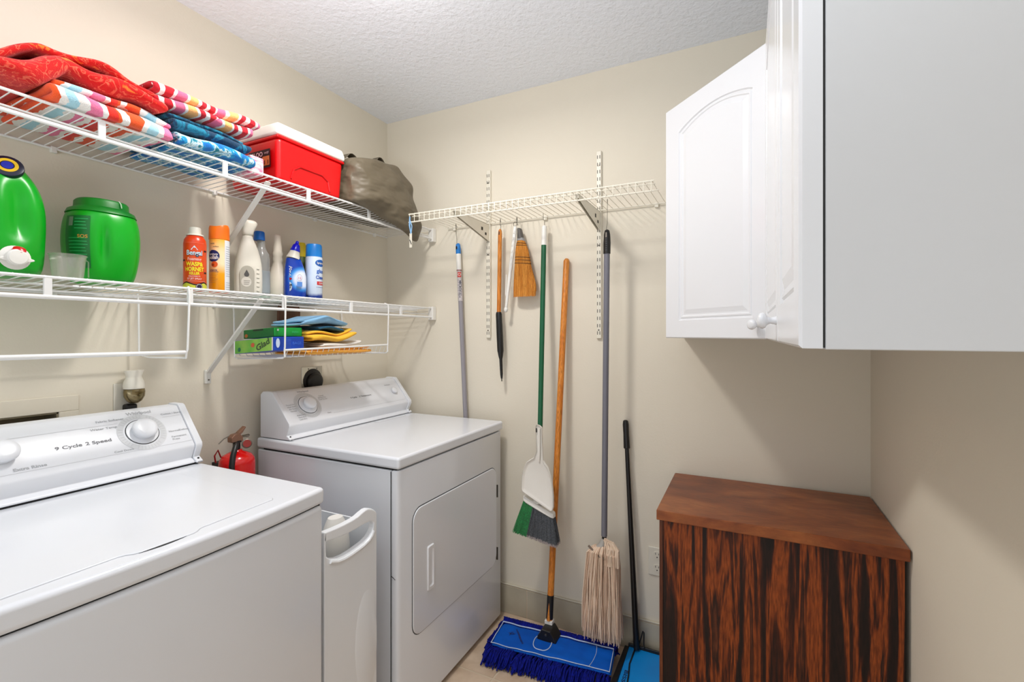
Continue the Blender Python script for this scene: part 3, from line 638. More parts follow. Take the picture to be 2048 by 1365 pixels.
for pts in ([(0.28, 1.425, 2.03), (0.285, 1.44, 2.062), (0.275, 1.475, 2.066), (0.27, 1.515, 2.045)], [(0.27, 1.61, 2.06), (0.275, 1.612, 2.10), (0.27, 1.64, 2.112), (0.265, 1.67, 2.10), (0.26, 1.70, 2.05)]):
    mb = MB()
    for i in range(len(pts)-1):
        pass
    vs = []; 
    for p in pts: p = Vector(p); vs += [p+Vector((-0.03, 0, 0)), p+Vector((0.015, 0, 0))]
    mb.add(vs, [(2*i, 2*i+1, 2*i+3, 2*i+2) for i in range(len(pts)-1)]); obj('bag_handle', mb, mat('olive_strap', (92, 84, 68), 0.7), bag, solid=0.004, sub=1)

# ================================================================ things on the lower shelf
# detergent jug with press tap
j = thing('detergent_jug', 'tall green detergent jug with press tap and black-rimmed cap', 'jug', (0.16, 0.455, zl))
R = []
for z, rx, ry, ox in ((0, 0.080, 0.060, 0), (0.006, 0.093, 0.070, 0), (0.03, 0.098, 0.075, 0), (0.07, 0.098, 0.077, 0), (0.09, 0.098, 0.078, 0), (0.11, 0.098, 0.079, 0), (0.13, 0.098, 0.079, 0), (0.15, 0.098, 0.079, 0), (0.17, 0.096, 0.077, 0), (0.19, 0.092, 0.074, 0), (0.215, 0.083, 0.066, 0.002), (0.235, 0.069, 0.055, 0.006), (0.25, 0.054, 0.042, 0.014), (0.262, 0.036, 0.03, 0.022)):
    ring = sell(0.155+ox, 0.462-0.02*(z/0.26)*0, zl+z, rx, ry, 2.6, 64)
    for k, p in enumerate(ring):
        a = math.atan2(p.y-0.462, p.x-0.155)
        g1 = math.exp(-((a-0.16)/0.20)**2)*math.exp(-((z-0.15)/0.062)**6)*0.020
        g2 = math.exp(-((a+0.05)/0.35)**2)*math.exp(-((z-0.035)/0.04)**4)*(-0.004)
        d_ = Vector((math.cos(a), math.sin(a), 0)); ring[k] = p-d_*(g1+g2)
    R.append(ring)
mb = MB(); mb.rings(R); obj('jug_body', mb, GREENJ, j, sub=1)
cdir = Vector((0.86, -0.25, 0.42)).normalized(); cc = Vector((0.222, 0.462, zl+0.248))
Mz = cdir.to_track_quat('Z', 'Y').to_matrix()
mb = MB(); mb.lathe([(0.028, -0.045), (0.027, -0.006)], cc, M=Mz); obj('jug_neck', mb, GREENJ, j)
mb = MB(); mb.lathe([(0.0275, -0.006), (0.0285, 0.0), (0.0275, 0.006), (0.0225, 0.008)], cc, M=Mz); cap = obj('jug_cap', mb, mat('navy_black_cap', (14, 16, 44), 0.35), j)
mb = MB(); mb.lathe([(0.0185, 0.0082), (0.0185, 0.0090), (0.0120, 0.0090), (0.0120, 0.0082)], cc, M=Mz, cap0=False, cap1=False); obj('cap_ring', mb, P((226, 186, 30)), cap)
mb = MB(); mb.lathe([(0.0105, 0.008), (0.0100, 0.0094), (0.001, 0.0096)], cc, M=Mz); obj('cap_centre', mb, P((20, 40, 170)), cap)
tp = Vector((0.252, 0.460, zl+0.036)); Mt = Matrix.Rotation(PI/2, 3, 'Y')
mb = MB(); mb.lathe([(0.017, 0), (0.017, 0.012), (0.026, 0.014), (0.027, 0.018), (0.018, 0.021), (0.018, 0.034), (0.015, 0.037), (0.002, 0.038)], tp, M=Mt); tpo = obj('dispenser_tap', mb, WHITEP, j)
mb = MB(); R = [[tp+Vector((0.022+q, 0.030*math.cos(a), -0.004+0.006*math.sin(a))) for a in [k*2*PI/20 for k in range(20)]] for q in (0, 0.008)]; mb.rings(R); obj('tap_wing', mb, WHITEP, tpo, bevel=0.0015)
mb = MB(); mb.lathe([(0.012, 0), (0.011, 0.008), (0.004, 0.012), (0.0008, 0.0125)], tp+Vector((0.024, 0.004, 0.013)), M=Matrix.Rotation(PI/4, 3, 'Y')); obj('tap_button', mb, P((200, 12, 12), 0.3), tpo)

# measuring cup
CL = mat('clear_plastic', (236, 232, 224), 0.12, trans=0.75, alpha=0.55)
cu = thing('measuring_cup', 'clear plastic measuring cup between the two green detergent containers', 'cup', (0.235, 0.566, zl))
mb = MB(); mb.lathe([(0.0, 0.0), (0.029, 0.0), (0.0345, 0.055), (0.037, 0.060), (0.0355, 0.0605), (0.0335, 0.055), (0.028, 0.002), (0.0, 0.002)], (0.235, 0.566, zl), cap0=False, cap1=False, n=36); obj('cup_body', mb, CL, cu)
mb = MB(); mb.tube([(0.226, 0.602, zl+0.054), (0.222, 0.612, zl+0.05), (0.222, 0.612, zl+0.01)], 0.0015, 6); obj('cup_rib', mb, CL, cu)

# laundry pod tub
j = thing('detergent_tub', 'squat green laundry pod tub with dark green lid', 'tub', (0.14, 0.675, zl))
tcx, tcy = 0.135, 0.677; R = []
for z, rx, ry in ((0, 0.048, 0.058), (0.006, 0.058, 0.066), (0.03, 0.066, 0.073), (0.05, 0.070, 0.076), (0.07, 0.073, 0.079), (0.09, 0.075, 0.081), (0.11, 0.076, 0.082), (0.13, 0.076, 0.082), (0.15, 0.075, 0.081), (0.18, 0.071, 0.077), (0.197, 0.064, 0.070), (0.207, 0.056, 0.062)):
    ring = sell(tcx, tcy, zl+z, rx, ry, 2.5, 72, rot=0.0)
    for k, p in enumerate(ring):
        a = math.atan2(p.y-tcy, p.x-tcx)
        g1 = math.exp(-((a+0.33)/0.12)**2)*math.exp(-((z-0.105)/0.050)**4)*0.016
        ring[k] = p-Vector((math.cos(a), math.sin(a), 0))*g1
    R.append(ring)
mb = MB(); mb.rings(R); obj('tub_body', mb, GREENJ, j, sub=1)
mb = MB(); mb.rings([sell(tcx, tcy, zl+z, rx, rx*1.07, 2.3, 40) for z, rx in ((0.192, 0.0705), (0.203, 0.066), (0.2085, 0.0565), (0.210, 0.055), (0.226, 0.054), (0.231, 0.050), (0.2315, 0.0))][:6]); tl = obj('tub_lid', mb, GREENL, j, angle=50)
mb = MB(); mb.tube([(tcx+0.050, tcy+0.018, zl+0.232), (tcx+0.0555, tcy+0.020, zl+0.224), (tcx+0.0555, tcy+0.022, zl+0.213)], 0.0013, 6); obj('lid_latch', mb, P((200, 232, 200)), tl)
a0 = camang(tcx, tcy)-0.62
def tubf(u, v, e=0.0012):
    a = a0+u/0.078; z = v+0.11
    rx = 0.0755-0.010*((z-0.12)/0.09)**2; ry = rx+0.006; c_, s_ = math.cos(a), math.sin(a); p_ = 2.5
    x = math.copysign(abs(c_), c_); r_ = 1/((abs(c_)/rx)**p_+(abs(s_)/ry)**p_)**(1/p_)
    return Vector((tcx+c_*(r_+e), tcy+s_*(r_+e), zl+z))
lb = obj('back_label', rect_patch(tubf, -0.034, 0.026, -0.072, 0.066, 12, 8), mat('dark_green_label', (6, 112, 44), 0.45), j)
obj('label_code', rect_patch(lambda u, v: tubf(u, v, 0.002), -0.022, -0.010, 0.038, 0.062, 3, 2), P((120, 140, 118)), lb)
for i in range(14):
    if 4 <= i <= 5: continue
    wv = 0.022-0.006*((i*7) % 4)/4
    obj('label_line', rect_patch(lambda u, v: tubf(u, v, 0.002), -0.02 if i > 3 else -0.006, wv, 0.056-i*0.0085, 0.0575-i*0.0085, 5), mat('label_text_green', (60, 190, 110), 0.5), lb)
lettering('SOS', 0.012, P((214, 150, 60)), lb, lambda u, v: tubf(u, v, 0.002), u0=0.012, v0=0.010)

def shade_cyl_mat(name, stops, axis='z', lo=0.0, hi=1.0):
    m = bpy.data.materials.new(name); m.use_nodes = True; nt = m.node_tree; b = nt.nodes['Principled BSDF']
    tc = nt.nodes.new('ShaderNodeTexCoord'); sp = nt.nodes.new('ShaderNodeSeparateXYZ'); mr = nt.nodes.new('ShaderNodeMapRange')
    nz = nt.nodes.new('ShaderNodeTexNoise'); nz.inputs['Scale'].default_value = 25; nt.links.new(tc.outputs['Object'], nz.inputs['Vector'])
    nt.links.new(tc.outputs['Object'], sp.inputs[0]); nt.links.new(sp.outputs[2], mr.inputs[0]); mr.inputs[1].default_value = lo; mr.inputs[2].default_value = hi
    ad = nt.nodes.new('ShaderNodeMath'); ad.operation = 'MULTIPLY_ADD'; ad.inputs[1].default_value = 0.12; nt.links.new(nz.outputs[0], ad.inputs[0]); nt.links.new(mr.outputs[0], ad.inputs[2])
    sb = nt.nodes.new('ShaderNodeMath'); sb.operation = 'SUBTRACT'; sb.inputs[1].default_value = 0.06; nt.links.new(ad.outputs[0], sb.inputs[0])
    r = nt.nodes.new('ShaderNodeValToRGB'); cr = r.color_ramp
    while len(cr.elements) < len(stops): cr.elements.new(0.5)
    for e, (p_, c) in zip(cr.elements, stops): e.position = p_; e.color = lin(c)
    nt.links.new(sb.outputs[0], r.inputs[0]); nt.links.new(r.outputs[0], b.inputs['Base Color']); b.inputs['Roughness'].default_value = 0.28
    return m
# wasp killer can
x, y, r = 0.17, 0.906, 0.0315
t = thing('aerosol_can', 'orange wasp and hornet killer spray can with grey cap', 'spray can', (x, y, zl))
mb = MB(); mb.lathe([(r-0.002, 0), (r, 0.003), (r, 0.150), (r-0.002, 0.163), (r-0.009, 0.174), (0.018, 0.178)], (x, y, zl)); obj('can_body', mb, shade_cyl_mat('wasp_can_print', [(0, (212, 74, 18)), (0.5, (222, 80, 22)), (1, (204, 54, 10))], lo=0, hi=0.17), t)
mb = MB(); mb.lathe([(0.024, 0.176), (0.0235, 0.180), (0.0175, 0.182), (0.0165, 0.200), (0.0145, 0.203), (0.001, 0.204)], (x, y, zl)); obj('can_cap', mb, IVORY, t)
a = camang(x, y)-0.05; fn = cyl_fn(x, y, zl, r, a)
YEL, WHT, BLK = P((236, 216, 30)), P((232, 228, 226)), P((24, 12, 10))
lettering('Bengal', 0.021, P((30, 50, 80)), t, fn, v0=0.118, bold=0.05, sx=0.80); fn2 = cyl_fn(x, y, zl, r, a, 0.001)
lettering('Bengal', 0.021, P((206, 222, 232)), t, fn2, v0=0.1185, bold=0.02, sx=0.80)
mb = MB(); mb.add([fn(-0.010, 0.128), fn(0.010, 0.128), fn(0.0, 0.142)], [(0, 1, 2)]); obj('emblem', mb, P((206, 222, 232)), t, smooth=False)
lettering('Foaming', 0.0125, P((246, 196, 186)), t, fn, v0=0.099, sx=0.9)
lettering('WASP&', 0.0175, YEL, t, fn, v0=0.083, sx=0.80, bold=0.04); lettering('HORNET', 0.0175, YEL, t, fn, v0=0.067, sx=0.75, bold=0.04); lettering('KILLER', 0.0115, YEL, t, fn, v0=0.054, sx=0.8, bold=0.04)
lettering('KILLS INSECTS', 0.0055, P((246, 196, 186)), t, fn, v0=0.045, sx=0.9); lettering('27\' JET SPRAY', 0.0075, P((246, 196, 186)), t, fn, v0=0.037, sx=0.9)
obj('print_band', rect_patch(fn, -0.032, 0.032, 0.0295, 0.0305, 12), P((246, 150, 130)), t); obj('print_band', rect_patch(fn, -0.028, 0.028, 0.1545-0.004, 0.1515-0.0004, 12), P((246, 140, 110)), t)
obj('bottom_print', patch(fn, [[(-0.045+0.0056*i, 0.002) for i in range(17)], [(-0.045+0.0056*i, 0.017+0.008*(1-abs((i % 9)-4)/4)) for i in range(17)]]), P((206, 206, 60)), t)
obj('bottom_line', patch(fn2, [[(-0.045+0.0056*i, 0.017+0.008*(1-abs((i % 9)-4)/4)) for i in range(17)], [(-0.045+0.0056*i, 0.0205+0.008*(1-abs((i % 9)-4)/4)) for i in range(17)]]), BLK, t)
obj('emblem', disc_patch(cyl_fn(x, y, zl, r, a, 0.0014), 0.013, 0.013, 0.0095, 0.0095), P((26, 20, 60)), t)
obj('emblem', disc_patch(cyl_fn(x, y, zl, r, a, 0.0018), 0.013, 0.013, 0.008, 0.008, r0=0.85), P((220, 210, 200)), t)
for u_, v_ in ((-0.034, 0.095), (0.033, 0.127), (0.034, 0.058)): obj('wasp_print', disc_patch(fn, u_, v_, 0.006, 0.003, 10), BLK, t)
# furniture polish can
x, y, r = 0.16, 0.990, 0.0295
t = thing('aerosol_can', 'orange and yellow furniture polish can with bright orange cap', 'spray can', (x, y, zl))
mb = MB(); mb.lathe([(r-0.002, 0), (r, 0.003), (r, 0.176), (r-0.001, 0.180)], (x, y, zl)); obj('can_body', mb, shade_cyl_mat('polish_print', [(0, (226, 96, 12)), (0.055, (230, 100, 14)), (0.06, (252, 160, 10)), (0.35, (252, 172, 20)), (0.55, (250, 226, 184)), (0.75, (246, 214, 170)), (0.95, (252, 178, 60)), (1, (252, 170, 40))], lo=0, hi=0.18), t)
mb = MB(); R = []
for z_, r_ in ((0.1795, r+0.001), (0.216, r+0.0005), (0.224, r-0.002), (0.2245, r-0.006)):
    ring = sell(x, y, zl+z_, r_, r_, 2, 36)
    if z_ > 0.21:
        for k, p in enumerate(ring): p.z += 0.004*math.cos(2*(k*2*PI/36)-0.8)
    R.append(ring)
mb.rings(R); obj('can_cap', mb, mat('orange_cap', (255, 120, 0), 0.35), t, angle=60)
a = camang(x, y)-0.62; fn = cyl_fn(x, y, zl, r, a); fn2 = cyl_fn(x, y, zl, r, a, 0.001)
obj('label_disc', disc_patch(fn, 0.0, 0.122, 0.0195, 0.0195), P((12, 32, 96)), t)
lettering('furniture', 0.0105, WHT, t, fn2, v0=0.1275, sx=0.75); lettering('polish', 0.017, WHT, t, fn2, v0=0.1165, sx=0.8, bold=0.03)
obj('orange_picture', disc_patch(fn, 0.004, 0.094, 0.010, 0.010), P((222, 88, 16)), t); obj('orange_picture', disc_patch(fn2, 0.0, 0.092, 0.004, 0.004), P((150, 56, 8)), t)
lettering('orange', 0.009, P((60, 70, 110)), t, fn, v0=0.075); obj('print_line', rect_patch(fn, -0.014, 0.016, 0.0685, 0.070, 6), P((60, 70, 110)), t)
for i in range(6): obj('print_line', rect_patch(fn, -0.014, 0.014-0.003*(i % 3), 0.061-i*0.0055, 0.0622-i*0.0055, 5), P((196, 140, 80)), t)
lettering('multi', 0.007, P((120, 110, 90)), t, fn, v0=0.163, u0=-0.003); lettering('surface', 0.006, P((120, 110, 90)), t, fn, v0=0.153, u0=0.008)
fnb = cyl_fn(x, y, zl, r, camang(x, y)+0.95); obj('back_label', rect_patch(fnb, -0.012, 0.020, 0.004, 0.176, 6), P((226, 228, 232)), t)
for i in range(20):
    if i in (4, 5): continue
    obj('print_line', rect_patch(cyl_fn(x, y, zl, r, camang(x, y)+0.95, 0.001), -0.008, 0.014, 0.012+i*0.0075, 0.0133+i*0.0075, 5), P((150, 160, 176)), t)
# big white trigger bottle seen from its back
x, y = 0.125, 1.118
t = thing('spray_bottle', 'large off-white spray bottle with its trigger cap turned away', 'bottle', (x, y, zl))
mb = MB(); R = []
for z_, hx_, hy_, oy in ((0, 0.024, 0.041, 0), (0.004, 0.028, 0.045, 0), (0.06, 0.028, 0.0455, 0), (0.10, 0.027, 0.045, 0), (0.135, 0.026, 0.041, 0), (0.165, 0.024, 0.034, -0.001), (0.19, 0.021, 0.026, -0.002), (0.205, 0.016, 0.019, -0.003), (0.215, 0.014, 0.016, -0.003), (0.222, 0.0135, 0.0155, -0.003)):
    R.append(sell(x, y+oy, zl+z_, hx_, hy_, 2.7, 36, rot=-0.35))
mb.rings(R); obj('bottle_body', mb, IVORY, t, sub=1)
mb = MB(); R = []
for z_, hx_, hy_, oy, ox in ((0.218, 0.016, 0.018, -0.003, 0), (0.236, 0.017, 0.019, -0.003, 0), (0.246, 0.018, 0.021, -0.001, 0.002), (0.262, 0.021, 0.025, 0.003, 0.004), (0.272, 0.019, 0.023, 0.003, 0.004), (0.278, 0.012, 0.014, 0.001, 0.003)):
    R.append(sell(x+ox, y+oy, zl+z_, hx_, hy_, 2.6, 30, rot=-0.35))
mb.rings(R); obj('spray_head', mb, IVORY, t, sub=1)
aN = camang(x, y)+0.05; N_ = Vector((math.cos(aN), math.sin(aN), 0)); U_ = Vector((-N_.y, N_.x, 0))
fn = plane_fn(Vector((x, y, zl))+N_*0.0295, U_, (0, 0, 1), N_, 0.004)
arch = MB(); q = [(-0.026, 0.006), (0.016, 0.006), (0.018, 0.075)]+[(-0.005+0.023*math.cos(a_), 0.082+0.026*math.sin(a_)) for a_ in [i*PI/10 for i in range(11)]]+[(-0.028, 0.075)]
arch.add([fn(*p)+U_*0 for p in q], [tuple(range(len(q)))]); sk = obj('label_panel', arch, mat('grey_label', (176, 171, 158), 0.45), t, smooth=False)
fn2 = lambda u, v: fn(u, v)+N_*0.0005
mb = MB(); q = [(-0.007, 0.094), (-0.001, 0.082)]+[(-0.007+0.008*math.cos(a_), 0.076+0.008*math.sin(a_)) for a_ in [-i*PI/10+0.3 for i in range(13)]]; mb.add([fn2(*p) for p in q], [tuple(range(len(q)))]); obj('drop_mark', mb, P((78, 76, 74)), sk, smooth=False)
mb = disc_patch(fn2, -0.008, 0.050, 0.016, 0.018); obj('label_disc', mb, P((212, 207, 196)), sk, smooth=False)
for i in range(3): obj('print_line', rect_patch(lambda u, v: fn(u, v)+N_*0.001, -0.016, 0.004-i*0.002, 0.053-i*0.006, 0.0545-i*0.006, 1), P((130, 126, 118)), sk, smooth=False)
for i in range(6):
    mb = MB(); mb.tube([Vector((x, y, zl+0.02+i*0.016))+N_*0.0235+U_*0.026, Vector((x, y, zl+0.02+i*0.016))+N_*0.0190+U_*0.0345], 0.0016, 6); obj('grip_rib', mb, IVORY, t)
# clear bottle with blue cap
x, y = 0.075, 1.205
t = thing('spray_bottle', 'clear bottle with blue cap and green base behind the white bottles', 'bottle', (x, y, zl))
CLR = mat('cloudy_clear', (196, 196, 192), 0.2, trans=0.35)
mb = MB(); mb.lathe([(0.028, 0), (0.030, 0.004), (0.030, 0.105), (0.0305, 0.15), (0.028, 0.170), (0.020, 0.184), (0.014, 0.200), (0.014, 0.222)], (x, y, zl)); obj('bottle_body', mb, CLR, t)
mb = MB(); mb.lathe([(0.0306, 0.001), (0.0309, 0.016)], (x, y, zl), cap0=False, cap1=False); obj('green_band', mb, P((0, 116, 70)), t)
mb = MB(); mb.lathe([(0.0309, 0.020), (0.0309, 0.105)], (x, y, zl), cap0=False, cap1=False); obj('label_sleeve', mb, P((160, 168, 172)), t)
mb = MB(); mb.lathe([(0.0195, 0.222), (0.020, 0.226), (0.0185, 0.252), (0.016, 0.256), (0.001, 0.257)], (x, y-0.008, zl)); obj('bottle_cap', mb, mat('blue_cap', (0, 104, 200), 0.35), t)
# ribbed ivory bottle
x, y = 0.085, 1.268
t = thing('spray_bottle', 'ivory bottle with ribbed neck left of the blue toilet cleaner', 'bottle', (x, y, zl))
pr = [(0.036, 0), (0.039, 0.004), (0.039, 0.070), (0.037, 0.092), (0.026, 0.120)]
for i in range(6): pr += [(0.0165 if i % 2 else 0.0200, 0.136+i*0.011)]
pr += [(0.016, 0.205), (0.0135, 0.225), (0.013, 0.25), (0.010, 0.256), (0.001, 0.257)]
mb = MB(); mb.lathe(pr, (x, y, zl)); obj('bottle_body', mb, mat('cream_plastic', (226, 216, 198), 0.45), t, angle=80)
# green bottle and yellow bottle peeking out behind
t = thing('cleaner_bottle', 'dark bottle with yellow cap peeking from behind the toilet cleaner', 'bottle', (0.06, 1.40, zl))
mb = MB(); mb.lathe([(0.030, 0), (0.032, 0.004), (0.032, 0.15), (0.02, 0.19)], (0.055, 1.405, zl)); obj('bottle_body', mb, P((60, 84, 24)), t)
mb = MB(); mb.lathe([(0.021, 0.19), (0.020, 0.235), (0.014, 0.25), (0.001, 0.252)], (0.055, 1.405, zl)); obj('bottle_cap', mb, P((214, 190, 20)), t)
# toilet cleaner
x, y = 0.15, 1.297
t = thing('cleaner_bottle', 'blue toilet cleaner bottle with angled neck and blue nozzle', 'bottle', (x, y, zl))
def tcm():
    m = bpy.data.materials.new('toilet_cleaner_print'); m.use_nodes = True; nt = m.node_tree; b = nt.nodes['Principled BSDF']
    tc = nt.nodes.new('ShaderNodeTexCoord'); g_ = nt.nodes.new('ShaderNodeVectorMath'); g_.operation = 'DISTANCE'; g_.inputs[1].default_value = (0.028, 0.008, 0.078)
    nt.links.new(tc.outputs['Object'], g_.inputs[0]); r = nt.nodes.new('ShaderNodeValToRGB'); cr = r.color_ramp
    st_ = [(0, (236, 240, 250)), (0.027, (226, 234, 250)), (0.040, (60, 150, 226)), (0.052, (10, 60, 170)), (1, (12, 30, 120))]
    while len(cr.elements) < len(st_): cr.elements.new(0.5)
    for e, (p_, c) in zip(cr.elements, st_): e.position = p_; e.color = lin(c)
    nt.links.new(g_.outputs['Value'], r.inputs[0]); nt.links.new(r.outputs[0], b.inputs['Base Color']); b.inputs['Roughness'].default_value = 0.2
    return m
mb = MB(); R = []
for z_, hx_, hy_, oy in ((0, 0.026, 0.037, 0), (0.004, 0.029, 0.040, 0), (0.05, 0.030, 0.0405, 0), (0.09, 0.029, 0.040, 0), (0.12, 0.027, 0.036, -0.003), (0.145, 0.023, 0.030, -0.006), (0.160, 0.020, 0.026, -0.009)):
    R.append(sell(x, y+oy, zl+z_, hx_, hy_, 2.4, 36, rot=-0.5))
mb.rings(R); obj('bottle_body', mb, tcm(), t, angle=80)
ax = Vector((0.10, 0.22, 1)).normalized(); nb = Vector((x, y-0.010, zl+0.160)); Mq = ax.to_track_quat('Z', 'Y').to_matrix()
mb = MB(); mb.lathe([(0.026, 0.0), (0.025, 0.003), (0.018, 0.028), (0.0165, 0.034)], nb, M=Mq); obj('bottle_shoulder', mb, IVORY, t)
mb = MB(); mb.lathe([(0.0185, 0.030), (0.018, 0.034), (0.013, 0.055), (0.0105, 0.058), (0.0065, 0.062), (0.006, 0.070), (0.003, 0.073)], nb, M=Mq); obj('nozzle_cap', mb, mat('royal_blue_cap', (8, 20, 196), 0.25), t)
aN = camang(x, y)-0.75; N_ = Vector((math.cos(aN), math.sin(aN), 0)); U_ = Vector((-N_.y, N_.x, 0))
fn = plane_fn(Vector((x, y, zl))+N_*0.033, U_, (0, 0, 1), N_, 0.002)
lettering('Lysol', 0.024, P((236, 242, 250)), t, fn, u0=0.004, v0=0.105, rot=1.2, sx=0.9, bold=0.02)
obj('red_flash', disc_patch(fn, 0.007, 0.078, 0.010, 0.005, 14), P((190, 20, 40)), t, smooth=False)
mb = disc_patch(fn, 0.004, 0.048, 0.014, 0.018, 18); obj('label_disc', mb, P((222, 232, 246)), t, smooth=False)
fn3 = lambda u, v: fn(u, v)+N_*0.0006
lettering('POWER', 0.011, P((14, 22, 60)), t, fn3, u0=0.004, v0=0.053, sx=0.75, bold=0.04); lettering('PLUS', 0.008, P((14, 22, 60)), t, fn3, u0=0.006, v0=0.044, sx=0.8, bold=0.04)
aN = camang(x, y)+0.42; N2 = Vector((math.cos(aN), math.sin(aN), 0)); U2 = Vector((-N2.y, N2.x, 0))
fn4 = plane_fn(Vector((x, y, zl))+N2*0.0385, U2, (0, 0, 1), N2, 0.0012)
obj('print_badge', disc_patch(fn4, 0.0, 0.083, 0.010, 0.013, 20, 0.86), P((186, 170, 190)), t, smooth=False); lettering('1 2', 0.012, P((206, 60, 80)), t, fn4, v0=0.082, sx=0.8)
obj('back_label', rect_patch(fn4, -0.010, 0.010, 0.048, 0.067, 1), P((90, 140, 214)), t, smooth=False)
# glass cleaner can
x, y, r = 0.165, 1.375, 0.0325
t = thing('aerosol_can', 'white and blue glass cleaner can with blue cap', 'spray can', (x, y, zl))
mb = MB(); mb.lathe([(r-0.002, 0), (r, 0.003), (r, 0.172), (r-0.002, 0.178)], (x, y, zl)); obj('can_body', mb, shade_cyl_mat('glass_cleaner_print', [(0, (12, 40, 130)), (0.10, (20, 60, 150)), (0.16, (214, 226, 242)), (1, (206, 220, 240))], lo=0, hi=0.18), t)
mb = MB(); mb.lathe([(r-0.0012, 0.1765), (r-0.0008, 0.179), (r-0.002, 0.222), (r-0.005, 0.228), (0.001, 0.229)], (x, y, zl)); obj('can_cap', mb, mat('sky_blue_cap', (12, 128, 214), 0.35), t)
a = camang(x, y)+0.75; fn = cyl_fn(x, y, zl, r, a); fn2 = cyl_fn(x, y, zl, r, a, 0.001)
obj('label_oval', disc_patch(fn, 0.004, 0.151, 0.024, 0.014), P((18, 92, 176)), t); lettering('Sprayway', 0.0115, WHT, t, fn2, u0=0.004, v0=0.151, sx=0.8)
lettering('glass', 0.022, P((60, 110, 196)), t, fn, u0=0.006, v0=0.118, bold=0.03); lettering('Cleaner', 0.019, P((40, 84, 180)), t, fn, u0=0.008, v0=0.092, bold=0.03, sx=0.85)
obj('red_band', rect_patch(fn, -0.013, 0.03, 0.062, 0.076, 8), P((206, 24, 30)), t); lettering('CLEANS', 0.009, WHT, t, fn2, u0=0.008, v0=0.069, sx=0.9)
obj('print_line', rect_patch(fn, -0.016, 0.028, 0.052, 0.0535, 8), P((110, 130, 170)), t)

# ================================================================ things in the basket
zf_ = 1.2385
def tilted(mbx, cy, cz, ang):
    M = Matrix.Translation((0, cy, cz)) @ Matrix.Rotation(ang, 4, 'X') @ Matrix.Translation((0, -cy, -cz)); mbx.v = [tuple(M @ Vector(v)) for v in mbx.v]
    return M
t = thing('storage_box', 'lime and blue carton of bags lying lower in the hanging basket', 'box', (0.185, 1.157, zf_))
b0, b1 = zf_+0.0225, zf_+0.070
mb = MB(); mb.box(0.082, 0.290, 1.096, 1.221, b0, b1); Mt_ = Matrix.Translation((0, 0, 0)); 
for k_, v in enumerate(mb.v): mb.v[k_] = (v[0], v[1], v[2]-0.016*(0.290-v[0])/0.208)
obj('carton', mb, mat('blue_carton', (14, 70, 186), 0.4, c2=(16, 60, 160), vs=30), t, bevel=0.002, seg=2)
def bend(u, v, e=0.0008): return Vector((u, 1.096-e, v-0.016*(0.290-u)/0.208))
def bfr(u, v, e=0.0008): return Vector((0.290+e, u, v))
obj('lime_panel', rect_patch(bend, 0.083, 0.286, b0+0.001, b1-0.001, 2), mat('lime_print', (150, 200, 84), 0.4, c2=(96, 180, 62), vs=14), t, smooth=False)
obj('white_band', rect_patch(lambda u, v: bend(u, v, 0.0012), 0.282, 0.2885, b0+0.001, b1-0.001, 1), WHT, t, smooth=False)
lettering('Glad', 0.030, P((60, 84, 50)), t, lambda u, v: bend(0.236+u, (b0+b1)/2+v, 0.0014), rot=0.35, bold=0.03, sx=1.3)
obj('print_flower', disc_patch(lambda u, v: bend(u, v, 0.0014), 0.182, b0+0.026, 0.010, 0.008, 12), P((214, 96, 60)), t, smooth=False)
obj('print_dot', disc_patch(lambda u, v: bend(u, v, 0.0014), 0.108, b0+0.014, 0.008, 0.008, 12), P((20, 110, 84)), t, smooth=False)
obj('print_feather', disc_patch(lambda u, v: bfr(u, v, 0.0014), 1.112, b0+0.026, 0.008, 0.017, 12), P((200, 216, 240)), t, smooth=False)
for i in range(7): obj('print_line', rect_patch(lambda u, v: bfr(u, v, 0.0012), 1.134, 1.164, b0+0.008+i*0.005, b0+0.0095+i*0.005, 1), P((70, 110, 214)), t, smooth=False)
lettering('BAGS', 0.013, P((60, 110, 220)), t, lambda u, v: bfr(1.19+u, b0+0.024+v, 0.0012), sx=1.2)
t = thing('storage_box', 'bright green carton lying on the blue carton in the basket', 'box', (0.18, 1.17, zf_+0.07))
g0, g1 = b1+0.001, b1+0.033
mb = MB(); mb.box(0.096, 0.262, 1.120, 1.236, g0, g1)
for k_, v in enumerate(mb.v): mb.v[k_] = (v[0], v[1], v[2]-0.010*(0.262-v[0])/0.166)
obj('carton', mb, mat('green_carton', (10, 168, 62), 0.4, c2=(6, 150, 56), vs=12), t, bevel=0.002, seg=2)
def gend(u, v, e=0.0008): return Vector((u, 1.120-e, v-0.010*(0.262-u)/0.166))
def gfr(u, v, e=0.0008): return Vector((0.262+e, u, v))
obj('dark_panel', rect_patch(gend, 0.097, 0.260, g0+0.001, g1-0.001, 1), P((8, 112, 44)), t, smooth=False)
obj('open_tab', rect_patch(lambda u, v: gend(u, v, 0.0014), 0.150, 0.205, g1-0.007, g1-0.001, 1), P((14, 40, 20)), t, smooth=False)
obj('orange_spot', disc_patch(lambda u, v: gend(u, v, 0.0014), 0.112, g0+0.010, 0.009, 0.007, 12), P((190, 110, 40)), t, smooth=False)
obj('white_spot', rect_patch(lambda u, v: gfr(u, v, 0.0014), 1.130, 1.137, g1-0.012, g1-0.005, 1), P((210, 236, 214)), t, smooth=False)
lettering('FRESH', 0.010, P((60, 200, 120)), t, lambda u, v: gfr(1.205+u, g0+0.015+v, 0.0014))
t = thing('wooden_board', 'brown round-topped board leaning on the wall behind the green carton', 'board', (0.02, 1.35, zf_))
mb = MB(); q = [(1.292, zf_+0.004), (1.402, zf_+0.004), (1.400, 1.40)]+[(1.347+0.053*math.cos(a_), 1.412+0.052*math.sin(a_)) for a_ in [i*PI/12 for i in range(13)]]+[(1.294, 1.40)]
